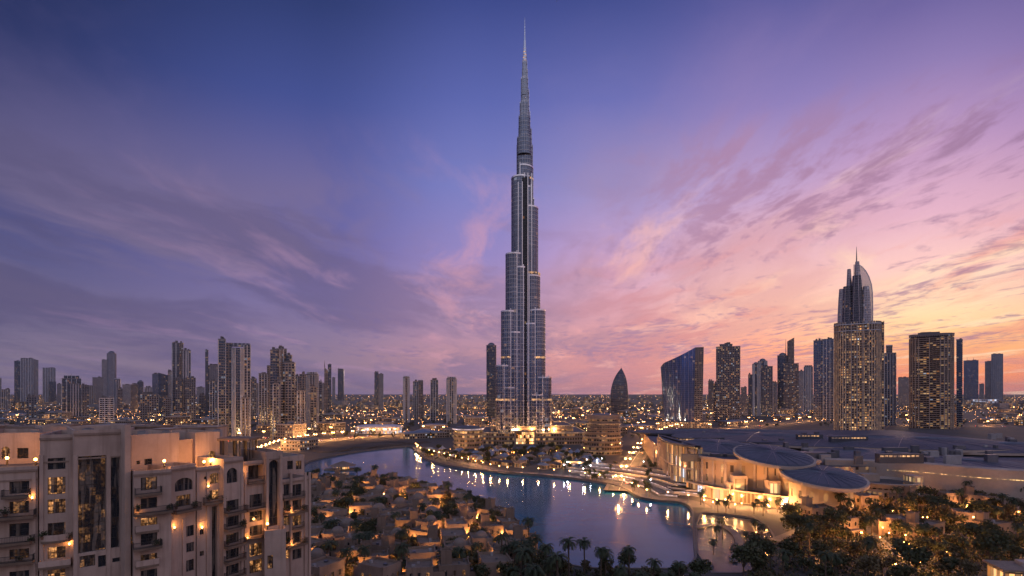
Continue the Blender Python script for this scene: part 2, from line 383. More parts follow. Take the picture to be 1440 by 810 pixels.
def offset(poly, d):
    n = len(poly); out = []
    for i in range(n):
        a, b, c = Vector(poly[i-1]), Vector(poly[i]), Vector(poly[(i+1) % n])
        e1, e2 = (b-a), (c-b)
        if e1.length < 1e-6 or e2.length < 1e-6: out.append(tuple(b)); continue
        e1.normalize(); e2.normalize()
        n1, n2 = Vector((e1.y,-e1.x)), Vector((e2.y,-e2.x)); k = 1+n1.dot(n2)
        o = (n1+n2)/max(k, .35)
        out.append((b.x+o.x*d, b.y+o.y*d))
    return out
def rect(w, d): return [(-w/2,-d/2),(w/2,-d/2),(w/2,d/2),(-w/2,d/2)]
def rrect(w, d, r, n=4):
    r = min(r, w/2-.01, d/2-.01); P = []
    for cx, cy, a in ((w/2-r,-d/2+r,-pi/2),(w/2-r,d/2-r,0),(-w/2+r,d/2-r,pi/2),(-w/2+r,-d/2+r,pi)):
        for k in range(n+1): P.append((cx+r*cos(a+pi/2*k/n), cy+r*sin(a+pi/2*k/n)))
    return P
def ell(rx, ry, n=24, cx=0, cy=0): return [(cx+rx*cos(2*pi*k/n), cy+ry*sin(2*pi*k/n)) for k in range(n)]
def rot(poly, a): return [(x*cos(a)-y*sin(a), x*sin(a)+y*cos(a)) for x, y in poly]
def frange(a, b, st):
    out = []; z = a
    while z < b: out.append(z); z += st
    return out

def G(px, py, z=0.0):
    Y = (CZ-z)*F/(py-HZ); return ((px-720)/F*Y, Y, z)
def PX(x, y, z=0.0): return (720+F*x/y, HZ+F*(CZ-z)/y)
def ZY(py, Y): return CZ-(py-HZ)/F*Y

# ------------------------------------------------------------------ object helper
def tag(o, label, cat, group=None, kind=None):
    if label: o['label'] = label
    if cat: o['category'] = cat
    if group: o['group'] = group
    if kind: o['kind'] = kind
    return o
def thing(name, label, cat, loc=(0,0,0), rz=0.0, group=None):
    o = bpy.data.objects.new(name, None); C.objects.link(o); o.location = loc; o.rotation_euler = (0,0,rz)
    o.empty_display_size = 1
    return tag(o, label, cat, group)
def struct(o): o['kind'] = 'structure'; return o
def kids(o): return [c for c in bpy.data.objects if c.parent == o]
def copy_tree(o, children, parent=None):
    c = o.copy(); C.objects.link(c)
    if parent is not None: c.parent = parent
    for ch in children.get(o.name, ()): copy_tree(ch, children, c)
    return c
def child_map():
    d = {}
    for o in bpy.data.objects:
        if o.parent: d.setdefault(o.parent.name, []).append(o)
    return d

# labels of repeats: look + nearest landmark, with a rank by distance where several would read alike
PENDING = []
ANCH = [
 (60,610,'behind the beige apartment building'),(150,600,'under the faint tall tower'),(250,596,'under the twin pointed dark towers'),
 (335,612,'at the foot of the frame-topped tower'),(400,612,'at the foot of the crane-topped tower'),(450,600,'under the slanted blade tower'),
 (530,605,'near the white-lit hall'),(530,578,'around the lone slim tower'),(600,598,'at the foot of the four slim towers'),(690,590,'beside the narrow round-topped tower'),
 (658,622,'around the oval banded building'),(762,625,'by the golden entrance'),(845,625,'around the curved terraced building'),(871,582,'under the pointed sail tower'),
 (960,600,'below the blue slope-topped tower'),(1025,595,'at the foot of the lit grid tower'),(1070,588,'under the rounded twin towers'),(1110,588,'under the hooked-top tower'),
 (1158,592,'at the foot of the grey slab tower'),(1208,613,'at the foot of the crowned hotel tower'),(1312,602,'at the foot of the wide banded tower'),(1385,570,'under the two far right towers'),
 (560,630,'on the bare earth bank'),(600,640,'near the tip of the far promenade'),(680,658,'midway on the far promenade'),(780,665,'on the promenade below the tower'),(860,675,'beside the curved light terraces'),
 (930,695,'on the promenade by the mall corner'),(1000,705,'below the mall front'),(1075,715,'below the tan mall facade'),(1150,700,'below the roof discs'),(1240,690,'by the round rimmed pavilion'),
 (1350,680,'below the long lit roof edge'),(1100,770,'beyond the shallow terrace basin'),(1200,770,'in the dark park'),(1300,740,'along the lit park path'),(1410,790,'around the small lit kiosk'),
 (470,690,'near the floating pavilion'),(540,685,'on the near shore of the lake'),(620,700,'on the near bank midway'),(700,735,'at the point of the near bank'),(480,750,'beside the apartment building'),
 (560,740,'amid the sand houses'),(640,770,'deep in the old quarter'),(520,800,'at the front of the old quarter'),(720,790,'in the grove below the bank point'),(800,790,'left of the lakeside palms'),(900,790,'by the lake edge, bottom middle'),
]
def pend(o, desc, group, x, y): PENDING.append((o, desc, group, x, y))
ORD = ['nearest']+[w+' nearest' for w in 'second third fourth fifth sixth seventh eighth ninth tenth eleventh twelfth thirteenth fourteenth fifteenth sixteenth seventeenth eighteenth nineteenth twentieth'.split()]+['twenty-'+w+' nearest' for w in 'first second third fourth fifth sixth seventh eighth ninth'.split()]
def settle_labels():
    long_ = []
    b = {}
    for o, desc, group, x, y in PENDING:
        p = PX(x, y)
        a = min(ANCH, key=lambda q: hypot(q[0]-p[0], (q[1]-p[1])*1.6))
        b.setdefault((desc, a[2]), []).append((hypot(x, y), o))
        o['group'] = group
    for (desc, ph), L in b.items():
        L.sort(key=lambda q: q[0])
        for i, (_, o) in enumerate(L):
            if len(L) == 1: o['label'] = f'{desc} {ph}'
            elif i < len(ORD): o['label'] = f'{ORD[i]} {desc} {ph}'
            else: o['label'] = f'{desc} {ph}'; print('MANY', desc, ph, len(L))
            if len(o['label'].split()) > 16: long_.append(o['label'])
    print('LONG', long_)
HAZE = 1.3e-5
# ================================================================== SETTING: ground, lake, quays, roads
def inside(p, poly):
    x, y = p; c = False
    for i in range(len(poly)):
        (x1,y1),(x2,y2) = poly[i-1], poly[i]
        if (y1 > y) != (y2 > y) and x < (x2-x1)*(y-y1)/(y2-y1)+x1: c = not c
    return c
def smooth_poly(P, it=2):
    for _ in range(it):
        Q = []
        for i in range(len(P)):
            a, b = Vector(P[i]), Vector(P[(i+1) % len(P)])
            Q += [tuple(a*.75+b*.25), tuple(a*.25+b*.75)]
        P = Q
    return P
lake_px = [(425,650),(470,640),(520,632),(560,628),(578,627),(584,633),(592,641),(608,649),(640,657),(700,664),(760,668),(820,674),(862,681),(885,690),(897,700),(930,704),(958,706),(973,714),
           (974,735),(975,760),(978,800),(900,800),(830,800),(790,792),(760,776),(742,760),(732,745),(716,730),(690,718),(655,706),(615,693),(585,684),(550,677),(500,677),(455,676),(425,668)]
def ccw(P): return P if sum(P[i-1][0]*P[i][1]-P[i][0]*P[i-1][1] for i in range(len(P))) > 0 else P[::-1]
lake = ccw(smooth_poly([G(*p)[:2] for p in lake_px], 2))
basin_px = [(979,722),(1010,722),(1060,728),(1085,745),(1092,775),(1060,806),(983,806)]
basin = ccw(smooth_poly([G(*p)[:2] for p in basin_px], 1))

def ground_mat():
    m, t, b = newmat('city_ground')
    co = t.n('ShaderNodeTexCoord').outputs['Object']
    vo = t.n('ShaderNodeTexVoronoi', distance='CHEBYCHEV'); t.set(vo.inputs['Vector'], co); vo.inputs['Scale'].default_value = .012
    n = t.noise(co, .004, 6, .65); n2 = t.noise(co, .09, 5, .6)
    c = t.mix(t.maprange(n, .35, .65), (.035,.032,.032), (.085,.068,.055))
    c = t.mix(t.maprange(vo.outputs['Distance'], .42, .47), c, (.045,.045,.048))
    c = t.mix(t.maprange(n2, .45, .7, 0, .6), c, (.05,.048,.035))
    t.set(b.inputs['Base Color'], c); b.inputs['Roughness'].default_value = .9
    return m
from mathutils.geometry import tessellate_polygon
g = MB(); gm = ground_mat()
O = [(-2500,-300),(2500,-300),(2500,4000),(-2500,4000)]
allp = O + lake[::-1] + basin[::-1]
tris = tessellate_polygon([[Vector((*p,0)) for p in O], [Vector((*p,0)) for p in lake[::-1]], [Vector((*p,0)) for p in basin[::-1]]])
for a, b_, c in tris:
    A, B, D = allp[a], allp[b_], allp[c]
    if (B[0]-A[0])*(D[1]-A[1])-(B[1]-A[1])*(D[0]-A[0]) < 0: B, D = D, B
    g.face([(*A,0),(*B,0),(*D,0)], gm)
BIG = 30000
for q in ([(-BIG,-5000),(BIG,-5000),(BIG,-300),(-BIG,-300)],[(-BIG,-300),(-2500,-300),(-2500,4000),(-BIG,4000)],[(2500,-300),(BIG,-300),(BIG,4000),(2500,4000)],[(-BIG,4000),(BIG,4000),(BIG,BIG),(-BIG,BIG)]):
    g.face([(*p,0) for p in q], gm)
struct(g.build('ground'))

def water_mat(name, base, dist, rough=.06):
    m, t, b = newmat(name)
    co = t.n('ShaderNodeTexCoord').outputs['Object']
    n = t.noise(co, .012, 4, .6)
    t.set(b.inputs['Base Color'], t.mix(t.maprange(n, .4, .62), base, tuple(v*.55 for v in base)))
    t.set(b.inputs['Roughness'], t.maprange(n, .4, .65, rough, rough+.1))
    b.inputs['IOR'].default_value = 1.22; b.inputs['Specular IOR Level'].default_value = .34
    w1 = t.noise(co, .9, 4, .6); w2 = t.noise(co, .12, 3)
    bp = t.n('ShaderNodeBump'); bp.inputs['Strength'].default_value = .35; bp.inputs['Distance'].default_value = dist
    t.set(bp.inputs['Height'], t.math('ADD', w1, t.math('MULTIPLY', w2, 2.0))); t.nt.links.new(bp.outputs[0], b.inputs['Normal'])
    return m
wm = water_mat('lake_water', (.004,.105,.20), .035, .075)
w = MB(); P = offset(lake, 1.0)
w.face([(*p,-1.0) for p in P], wm)
struct(w.build('water'))
wb = MB(); wb.face([(*p,-.45) for p in offset(basin, 1.0)], water_mat('basin_water', (.05,.065,.085), .1, .2))
o = struct(wb.build('water_basin'))
# quay wall and coping round the lake
q = MB()
def strip_along(mb, pts, z0, z1, d0, d1, m, closed=True):
    n = len(pts)
    a, b = offset(pts, d0), offset(pts, d1)
    for i in range(n if closed else n-1):
        j = (i+1) % n
        mb.face([(*a[i],z1),(*a[j],z1),(*b[j],z1),(*b[i],z1)], m)
        mb.face([(*a[i],z0),(*a[j],z0),(*a[j],z1),(*a[i],z1)], m)
        mb.face([(*b[j],z0),(*b[i],z0),(*b[i],z1),(*b[j],z1)], m)
area = sum(lake[i-1][0]*lake[i][1]-lake[i][0]*lake[i-1][1] for i in range(len(lake)))
if area < 0: lake = lake[::-1]
area = sum(basin[i-1][0]*basin[i][1]-basin[i][0]*basin[i-1][1] for i in range(len(basin)))
if area < 0: basin = basin[::-1]
strip_along(q, lake, -2.5, .45, 0.0, .9, mat('quay_stone', (.13,.11,.10), .8, var=.3))
strip_along(q, basin, -2.5, .3, 0.0, .6, MATS['quay_stone'])
struct(q.build('quay_kerb'))

def ribbon(pts, w, z, m, mb):
    P = [Vector(p[:2]) for p in pts]; L = []
    for i, p in enumerate(P):
        d = (P[min(i+1,len(P)-1)]-P[max(i-1,0)]).normalized(); nn = Vector((-d.y, d.x))
        L.append((p+nn*w/2, p-nn*w/2))
    for (a,b),(c,d) in zip(L, L[1:]): mb.face([(b.x,b.y,z),(d.x,d.y,z),(c.x,c.y,z),(a.x,a.y,z)], m)
def curve(pts, k=8):
    P = [Vector(p[:2]) for p in pts]; out = []
    for i in range(len(P)-1):
        p0, p1, p2, p3 = P[max(i-1,0)], P[i], P[i+1], P[min(i+2,len(P)-1)]
        for j in range(k):
            t = j/k
            out.append(.5*((2*p1)+(-p0+p2)*t+(2*p0-5*p1+4*p2-p3)*t*t+(-p0+3*p1-3*p2+p3)*t**3))
    out.append(P[-1]); return [tuple(p) for p in out]
line_m = mat('road_paint', (.6,.58,.52), .7)
def road(name, px, w, z):
    pts = curve([G(*p) for p in px]); mb = MB(); ribbon(pts, w, z, asphalt, mb)
    ribbon(pts, .3, z+.004, line_m, mb)
    for s in (-1, 1):
        P = [Vector(p) for p in pts]; off = []
        for i, p in enumerate(P):
            d = (P[min(i+1,len(P)-1)]-P[max(i-1,0)]).normalized(); off.append(p+Vector((-d.y,d.x))*s*(w/2+1.2))
        for (a, b2) in zip(off, off[1:]):
            d = (b2-a).normalized(); nn = Vector((-d.y, d.x))*1.1
            A, B, Cc, D = a-nn, b2-nn, b2+nn, a+nn
            mb.face([(*A,.13),(*B,.13),(*Cc,.13),(*D,.13)], paving)
            mb.face([(*A,0),(*B,0),(*B,.13),(*A,.13)], kerb_m); mb.face([(*Cc,0),(*D,0),(*D,.13),(*Cc,.13)], kerb_m)
    struct(mb.build(name)); return pts
r1 = road('road_boulevard', [(300,622),(400,614),(480,609),(560,607),(640,609),(690,612)], 26, .03)
r2 = road('road_far', [(380,592),(480,585),(580,580),(700,577),(860,578),(930,584)], 30, .034)
r3 = road('road_east', [(905,600),(960,606),(1040,601),(1120,594),(1180,589),(1260,597),(1440,600)], 24, .038)
r4 = road('road_northeast', [(1000,586),(1100,580),(1200,577),(1320,576),(1460,580)], 30, .042)
r5 = road('road_by_mall', [(870,690),(880,668),(890,648),(905,630),(930,612),(955,603)], 14, .046)
r6 = road('road_west', [(-40,592),(80,586),(200,580),(330,577),(420,575)], 26, .05)
r7 = road('road_lakeside', [(352,648),(392,631),(432,622.5),(490,616),(560,611.5)], 11, .054)
prom_pts = [p for p in lake if True]
# promenade: paved strip outside the lake's far shore
pr = MB()
far = [p for p in lake if (PX(*p)[1] < 716 and PX(*p)[0] > 579 and p[1] > 280 and PX(*p)[1] < 628+ (PX(*p)[0]-579)*.24+8)]
far.sort(key=lambda p: PX(*p)[0])
far = curve(far[::2], 3)
FAR = far
def shift(pts, d):
    P = [Vector(p) for p in pts]; out = []
    for i, p in enumerate(P):
        t = (P[min(i+1,len(P)-1)]-P[max(i-1,0)]).normalized(); out.append(tuple(p+Vector((-t.y,t.x))*d))
    return out
ribbon(shift(far, 6), 10, .05, paving, pr); struct(pr.build('promenade_path'))
park = MB()
ribbon(curve([G(*p) for p in [(1090,760),(1150,735),(1190,715),(1225,720),(1290,745),(1330,760),(1380,755),(1450,745)]]), 5, .06, paving, park)
ribbon(curve([G(*p) for p in [(1170,712),(1200,728),(1250,770),(1290,800)]]), 4, .064, paving, park)
ribbon(curve([G(*p) for p in [(978,742),(1005,738),(1030,747),(1040,765),(1030,790)]]), 3.2, .1, paving, park)
struct(park.build('park_path'))
# bare earth bank beyond the left end of the lake
eb = MB(); pts = [G(*p)[:2] for p in [(430,634),(455,638),(500,633),(555,627.5),(580,625),(612,622.5),(595,619.5),(540,619),(470,621),(430,626)]]
if sum(pts[i-1][0]*pts[i][1]-pts[i][0]*pts[i-1][1] for i in range(len(pts))) < 0: pts = pts[::-1]
pts = smooth_poly(pts, 2); cx = sum(p[0] for p in pts)/len(pts); cy = sum(p[1] for p in pts)/len(pts)
rg = random.Random(3)
secs = []
for s, z in ((1,.02),(.93,1.6),(.75,2.6),(.5,3.2),(.2,3.6)):
    secs.append(([(cx+(p[0]-cx)*s+rg.uniform(-3,3)*(s<1), cy+(p[1]-cy)*s+rg.uniform(-4,4)*(s<1)) for p in pts], z))
eb.loft(secs, earth); struct(eb.build('terrain_bank'))

# ================================================================== TOWERS
F_dark  = facade('dark_glass_wall', (.15,.15,.175), (.05,.08,.13), .10)
F_blue  = facade('blue_glass_wall', (.22,.22,.27), (.07,.12,.22), .06)
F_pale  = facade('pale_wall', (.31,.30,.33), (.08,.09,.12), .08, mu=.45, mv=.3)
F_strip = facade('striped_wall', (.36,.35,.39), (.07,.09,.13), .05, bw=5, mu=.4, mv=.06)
F_brown = facade('brown_wall', (.205,.175,.17), (.06,.065,.08), .14, mu=.4, mv=.4)
F_grid  = facade('grid_wall', (.22,.19,.185), (.06,.07,.10), .22, mu=.3, mv=.35, strength=1.6)
F_resid = facade('residential_wall', (.165,.165,.19), (.04,.06,.10), .15, bw=4, mu=.35, mv=.34, strength=1.5, litlow=.12)
F_low   = facade('low_block_wall', (.21,.17,.15), (.05,.055,.07), .32, bw=3.5, fh=3.5, mu=.5, mv=.5, strength=3.6, warm=.93)
F_lowd  = facade('dark_low_block_wall', (.11,.095,.095), (.05,.055,.07), .32, bw=3.5, fh=3.5, mu=.4, mv=.5, strength=3.6, warm=.93)
F_wide = facade('balcony_wall', (.17,.13,.11), (.04,.04,.05), .26, bw=4.5, fh=3.4, mu=.12, mv=.5, strength=1.6, litlow=.1, warm=.97)
FM = dict(wide=F_wide, dark=F_dark, blue=F_blue, pale=F_pale, strip=F_strip, brown=F_brown, grid=F_grid, resid=F_resid)
NB = random.Random(11)

def sec(p0, p1, top, f='dark', plan='rect', k=.8, rz=0, dy=0, bands=None, ribs=None, roof='plant', z0=0, slope=0, foot=None):
    return dict(p0=p0, p1=p1, top=top, f=f, plan=plan, k=k, rz=rz, dy=dy, bands=bands, ribs=ribs, roof=roof, z0=z0, slope=slope)
TOWERXY = []
def tower(label, base, secs, mast=None, group='skyline towers', name='tower', podium=None, cat='tower'):
    pl = min(s['p0'] for s in secs); pr_ = max(s['p1'] for s in secs); pc = (pl+pr_)/2
    Y = CZ*F/(base-HZ); X = (pc-720)/F*Y; a0 = atan2(X, Y); D = hypot(X, Y)
    def lx(px): return D*tan(atan2(px-720, F)-a0)
    depth0 = max((lx(s['p1'])-lx(s['p0']))*s['k'] for s in secs)
    t = thing(name, label, cat, (X+sin(a0)*depth0/2, Y+cos(a0)*depth0/2, 0), -a0, group)
    TOWERXY.append((X, Y, (lx(pr_)-lx(pl))/2+depth0*.5+6))
    for s in secs:
        w = lx(s['p1'])-lx(s['p0']); c = (lx(s['p0'])+lx(s['p1']))/2
        r = radians(s['rz']); z1 = ZY(s['top'], Y)
        if s['plan'] == 'ell': poly = rot(ell(w/2, w*s['k']/2, 28), 0)
        else:
            ww = w/(abs(cos(r))+s['k']*abs(sin(r))); d = ww*s['k']
            poly = rrect(ww, d, ww*.3, 5) if s['plan'] == 'round' else rect(ww, d)
            poly = rot(poly, r)
        poly = [(x+c, y+s['dy']) for x, y in poly]
        z0 = s['z0'] if s['z0'] == 0 else ZY(s['z0'], Y)
        sl = s['slope']; xl = c-w/2
        topf = (lambda p, z1=z1, sl=sl, xl=xl, w=w: z1+sl*(p[0]-xl)/w) if sl else z1
        m = MB(); m.prism(poly, z0, topf, FM[s['f']], rooffelt)
        m.build('facade', t)
        zt = z1 + min(0, sl)
        if s['bands']:
            st, h, d_ = s['bands'][:3]; bm = s['bands'][3] if len(s['bands']) > 3 else pier_m
            b = MB(); b.bands(poly, frange(z0+st, zt-.5, st), h, d_, bm); b.build('floor_banding', t)
        if s['ribs']:
            sp, ww_, d_ = s['ribs'][:3]; rm = s['ribs'][3] if len(s['ribs']) > 3 else pier_m
            b = MB(); b.ribs(poly, sp, ww_, d_, z0, zt-.3, rm, corners=True); b.build('ribbing', t)
        rr = s['roof']
        if rr and not sl:
            b = MB(); b.bands(poly, [z1-.2], 1.6, .35, steel_d)
            cxx = sum(p[0] for p in poly)/len(poly); cyy = sum(p[1] for p in poly)/len(poly)
            inner = [(cxx+(x-cxx)*.97, cyy+(y-cyy)*.97) for x, y in poly]
            for i in range(len(inner)):
                A, B = inner[i], inner[(i+1)%len(inner)]; A2, B2 = poly[i], poly[(i+1)%len(poly)]
                b.face([(*A,z1+1.4),(*A2,z1+1.4),(*B2,z1+1.4),(*B,z1+1.4)], steel_d); b.face([(*B,z1),(*A,z1),(*A,z1+1.4),(*B,z1+1.4)], steel_d)
            b.build('parapet', t)
            if rr == 'plant':
                b = MB(); 
                for q_ in range(3):
                    bx, by = cxx+NB.uniform(-.28,.28)*w, cyy+NB.uniform(-.2,.2)*w*s['k']; e = w*NB.uniform(.08,.16); hh = NB.uniform(2.5,6)
                    b.box((bx-e,by-e,z1-.1),(bx+e,by+e,z1+hh), conc_d)
                b.build('roof_plant', t)
            elif rr == 'crown':
                b = MB(); P2 = [(cxx+(x-cxx)*.8, cyy+(y-cyy)*.8) for x, y in poly]; b.prism(P2, z1+.02, z1+w*.22, FM[s['f']], rooffelt)
                b.ribs(P2, w*.2, .8, .6, z1+.03, z1+w*.24, pier_m, corners=True); b.build('crown', t)
            elif rr == 'dome':
                b = MB(); b.lathe([(w*.36,z1),(w*.36,z1+w*.1),(w*.30,z1+w*.22),(w*.17,z1+w*.31),(0.001,z1+w*.35)], steel_d, 14, (cxx,cyy,0)); b.build('dome', t)
            elif rr == 'frame':
                b = MB(); h = w*.12; q2 = offset(poly, -.6)
                for x_, y_ in q2: b.box((x_-.9,y_-.9,z1),(x_+.9,y_+.9,z1+h), pier_m)
                b.bands(offset(q2,-.9), [z1+h], 1.8, 1.8, pier_m); b.build('crown_frame', t)
    for (mx, mtop) in (mast or []):
        best = [s for s in secs if s['p0']-1 <= mx <= s['p1']+1] or secs
        z1 = ZY(min(s['top'] for s in best), Y); zt = ZY(mtop, Y)
        b = MB(); b.tube([(lx(mx),0,z1-2),(lx(mx),0,(z1+zt)/2),(lx(mx),0,zt)], [1.0,.7,.25], steel_d, 6); b.build('mast', t)
    if podium:
        pw0, pw1, ph = podium; x0, x1 = lx(pw0), lx(pw1)
        b = MB(); b.prism([(x0,-depth0*.75),(x1,-depth0*.75),(x1,depth0*.4),(x0,depth0*.4)], 0, ph, F_low, rooffelt); b.build('podium', t)
    return t
GL = 'towers of the left skyline'; GR = 'towers of the right skyline'
RB = (8,1.0,.7); BD = (3.6,.7,.45,band_m)
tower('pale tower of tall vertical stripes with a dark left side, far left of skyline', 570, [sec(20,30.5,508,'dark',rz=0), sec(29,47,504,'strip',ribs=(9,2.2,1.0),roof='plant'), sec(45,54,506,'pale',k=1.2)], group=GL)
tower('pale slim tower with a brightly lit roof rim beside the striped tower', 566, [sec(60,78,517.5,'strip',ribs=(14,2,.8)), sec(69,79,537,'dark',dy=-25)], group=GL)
tower('low dark slab in front of the striped far left tower', 594, [sec(37,52,558,'resid',bands=BD)], group=GL)
tower('dark stepped block with rounded crown and mast, third along the left skyline', 590, [sec(87,114,533,'dark',roof='crown',ribs=RB), sec(99,111,540,'strip',dy=-14), sec(113,125,542,'resid',dy=-6,bands=BD)], mast=[(100,526)], group=GL)
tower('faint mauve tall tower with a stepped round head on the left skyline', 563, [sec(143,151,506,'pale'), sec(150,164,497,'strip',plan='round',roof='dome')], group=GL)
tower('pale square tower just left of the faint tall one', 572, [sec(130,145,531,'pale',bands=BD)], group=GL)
tower('dark grid apartment slab below the faint tall tower', 600, [sec(140,160,560,'resid',bands=(3.6,.9,.6),ribs=(7,.9,.7))], group=GL)
tower('pale cylinder tower with a lamp on its roof edge', 578, [sec(160.5,170,534,'strip',plan='ell',k=.9,roof='crown')], group=GL)
tower('low mauve block between the lamp-topped cylinder and the brown slab', 572, [sec(172,184,541,'pale')], group=GL)
tower('brown narrow slab with lit upper floors beside the mauve block', 580, [sec(184,194,541,'brown',bands=BD)], group=GL)
tower('small round-headed tower behind the brown slab', 569, [sec(193,202,537,'dark',plan='round',roof='dome')], group=GL)
tower('wide low dark block of small windows in the left skyline', 594, [sec(197,223,555,'resid',bands=BD)], group=GL)
tower('flat grey slab left of the curved dark tower', 574, [sec(214,223,526,'blue')], group=GL)
tower('curved dark tower with pale right edge and sloping top', 583, [sec(222,238,524,'dark',plan='round',k=.7,roof=None,slope=-8), sec(236,242,522,'pale',k=2)], group=GL)
tower('twin pointed dark towers with pale piers, tallest left of the frame-topped tower', 592, [sec(242,253,483,'dark',ribs=(7,1.2,.9)), sec(252.5,258,483,'brown',dy=-4), sec(257.5,268,493,'strip',dy=-8,ribs=(6,1.2,.8)), sec(247,256,532,'resid',dy=-16,bands=BD), sec(260,275,532,'resid',dy=-18,bands=BD)], mast=[(247,478)], group=GL)
tower('low mauve tower between the twin dark towers and the thin fin tower', 571, [sec(276,288,545,'pale')], group=GL)
tower('thin fin tower with a wider lower shoulder and rooftop light', 583, [sec(288.5,293,493,'dark',k=2.5), sec(292.5,308,514,'strip',bands=BD,dy=6)], group=GL)
tower('frame-topped dark tower, widest and tallest of the left skyline', 616, [sec(307,317,478.5,'dark',k=2,bands=BD,ribs=(6,.8,.7)), sec(317,326,482,'resid',dy=-2,bands=BD,roof=None), sec(326,343,489,'dark',plan='round',dy=-6,k=.9,ribs=(6,.7,.8),roof=None), sec(343,352,484,'resid',dy=-2,bands=BD,ribs=(5,.8,.6),k=1.6,roof=None), sec(316.6,352.4,481,'strip',k=.2,dy=9,z0=486,roof=None)], group=GL)
tower('grey block behind the right side of the frame-topped tower', 590, [sec(352,361,533,'resid',bands=BD)], group=GL)
tower('small stepped brown tower left of the crane-topped tower', 604, [sec(364,376,526,'resid',bands=BD,ribs=(5,.7,.6)), sec(375.5,384,515,'brown',bands=BD,roof='crown')], group=GL)
tower('crane-topped dark tower under construction with a cylinder head at its right', 614, [sec(380,390,493,'dark',bands=BD), sec(389,403,491,'brown',dy=4,bands=BD,ribs=(5,.8,.7)), sec(401,411,500,'dark',plan='ell',k=1,dy=-2), sec(390,398,536,'resid',dy=-12,bands=BD), sec(397,415.5,511,'resid',dy=-6,plan='round',bands=BD)], mast=[(395,487)], group=GL)
tower('rounded grey tower right beside the crane-topped tower', 606, [sec(414,423,530,'dark',ribs=(5,.8,.6)), sec(421,430,527,'resid',dy=-3,bands=BD)], group=GL)
tower('broad ribbed dark tower with a stepped brown roof', 602, [sec(430,448,527,'resid',plan='round',bands=BD,ribs=(4,.6,.6),roof='crown'), sec(447,453,538,'dark')], group=GL)
tower('slanted blade tower with a sloping roof', 588, [sec(456,461.5,516,'brown',roof=None,slope=-10,k=2), sec(461,466,513,'dark',k=2)], group=GL, mast=[(456.5,506)])
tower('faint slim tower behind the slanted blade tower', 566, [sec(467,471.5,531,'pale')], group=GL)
tower('dark slim tower with a rounded sloping top standing apart on the plain', 566, [sec(475,484,518,'dark',plan='round',roof=None,slope=-4)], group=GL)
tower('lone slim brown tower with a lit vertical strip beyond the bare bank', 576, [sec(526.5,532,524,'dark',k=1.6), sec(531.5,539,526,'brown',ribs=(4,.9,.8),bands=BD)], group=GL, mast=[(532,521)])
tower('first of the four slim towers, tallest head, near the main tower', 594, [sec(567,576,531,'brown',plan='round',bands=BD,ribs=(4,.8,.6),roof='crown')], group='four slim residential towers')
tower('broadest of the four slim towers with twin shafts', 590, [sec(581,588,537,'dark',bands=BD,ribs=(4,.7,.6)), sec(587.5,595,536,'brown',bands=BD,roof='crown')], group='four slim residential towers')
tower('narrow plain dark one of the four slim towers', 592, [sec(605.5,616,535,'dark',bands=BD,ribs=(5,.9,.6))], group='four slim residential towers')
tower('slim tower with spiked crown nearest the oval banded building', 596, [sec(628,642,533,'resid',plan='round',bands=BD,ribs=(4,.8,.7),roof='crown')], group='four slim residential towers')
tower('narrow dark tower with rounded top close left of the huge tower', 590, [sec(684,698,486,'dark',plan='round',bands=(3.6,.5,.4,steel_d),roof='dome')], group=GL)
for i_, (p0, p1, tp, bs, f_, d_) in enumerate((
   (-6,2,532,572,'pale','pale tower cut by the left edge of the view'),(2,14,548,580,'resid','low dark slab at the far left end of the skyline'),(80,87,540,571,'pale','pale thin slab between the lit-rim tower and the dark stepped block'),
   (124,131,543,573,'brown','brown thin slab just left of the pale square tower'),(166,173,547,588,'resid','short dark slab in front of the lamp-topped cylinder'),(203,214,545,577,'strip','striped low tower behind the wide low dark block'),
   (280,288,556,590,'resid','short block in front of the low mauve tower'),(295,306,536,598,'resid','dark block before the thin fin tower'),(358,365,541,584,'pale','pale thin tower right of the frame-topped tower'),
   (384,392,540,618,'resid','front block of small lit windows before the crane-topped tower'),(437,446,545,612,'resid','squat front block before the ribbed dark tower'),(418,428,550,616,'brown','squat brown block before the rounded grey tower'),
   (452,457,540,580,'pale','pale sliver tower left of the slanted blade'),(340,350,560,622,'brown','short brown block before the frame-topped tower'),(230,240,560,600,'brown','short brown block before the curved dark tower'))):
    tower(d_, bs, [sec(p0,p1,tp,f_,bands=BD,ribs=(5,.8,.6) if i_ % 2 else None)], group=GL)
for p0, p1, tp, bs, f_, d_ in ((1042,1050,545,582,'pale','pale low tower right of the hazy lit grid tower'),(1085,1093,538,580,'strip','thin striped tower left of the hooked-top tower'),(1168,1176,540,590,'resid','short slab between the grey slab and the crowned hotel'),(996,1004,536,582,'brown','thin brown tower right of the blue slope-topped tower'),(1377,1384,540,566,'pale','low thin tower between the two far right towers')):
    tower(d_, bs, [sec(p0,p1,tp,f_,bands=BD)], group=GR)
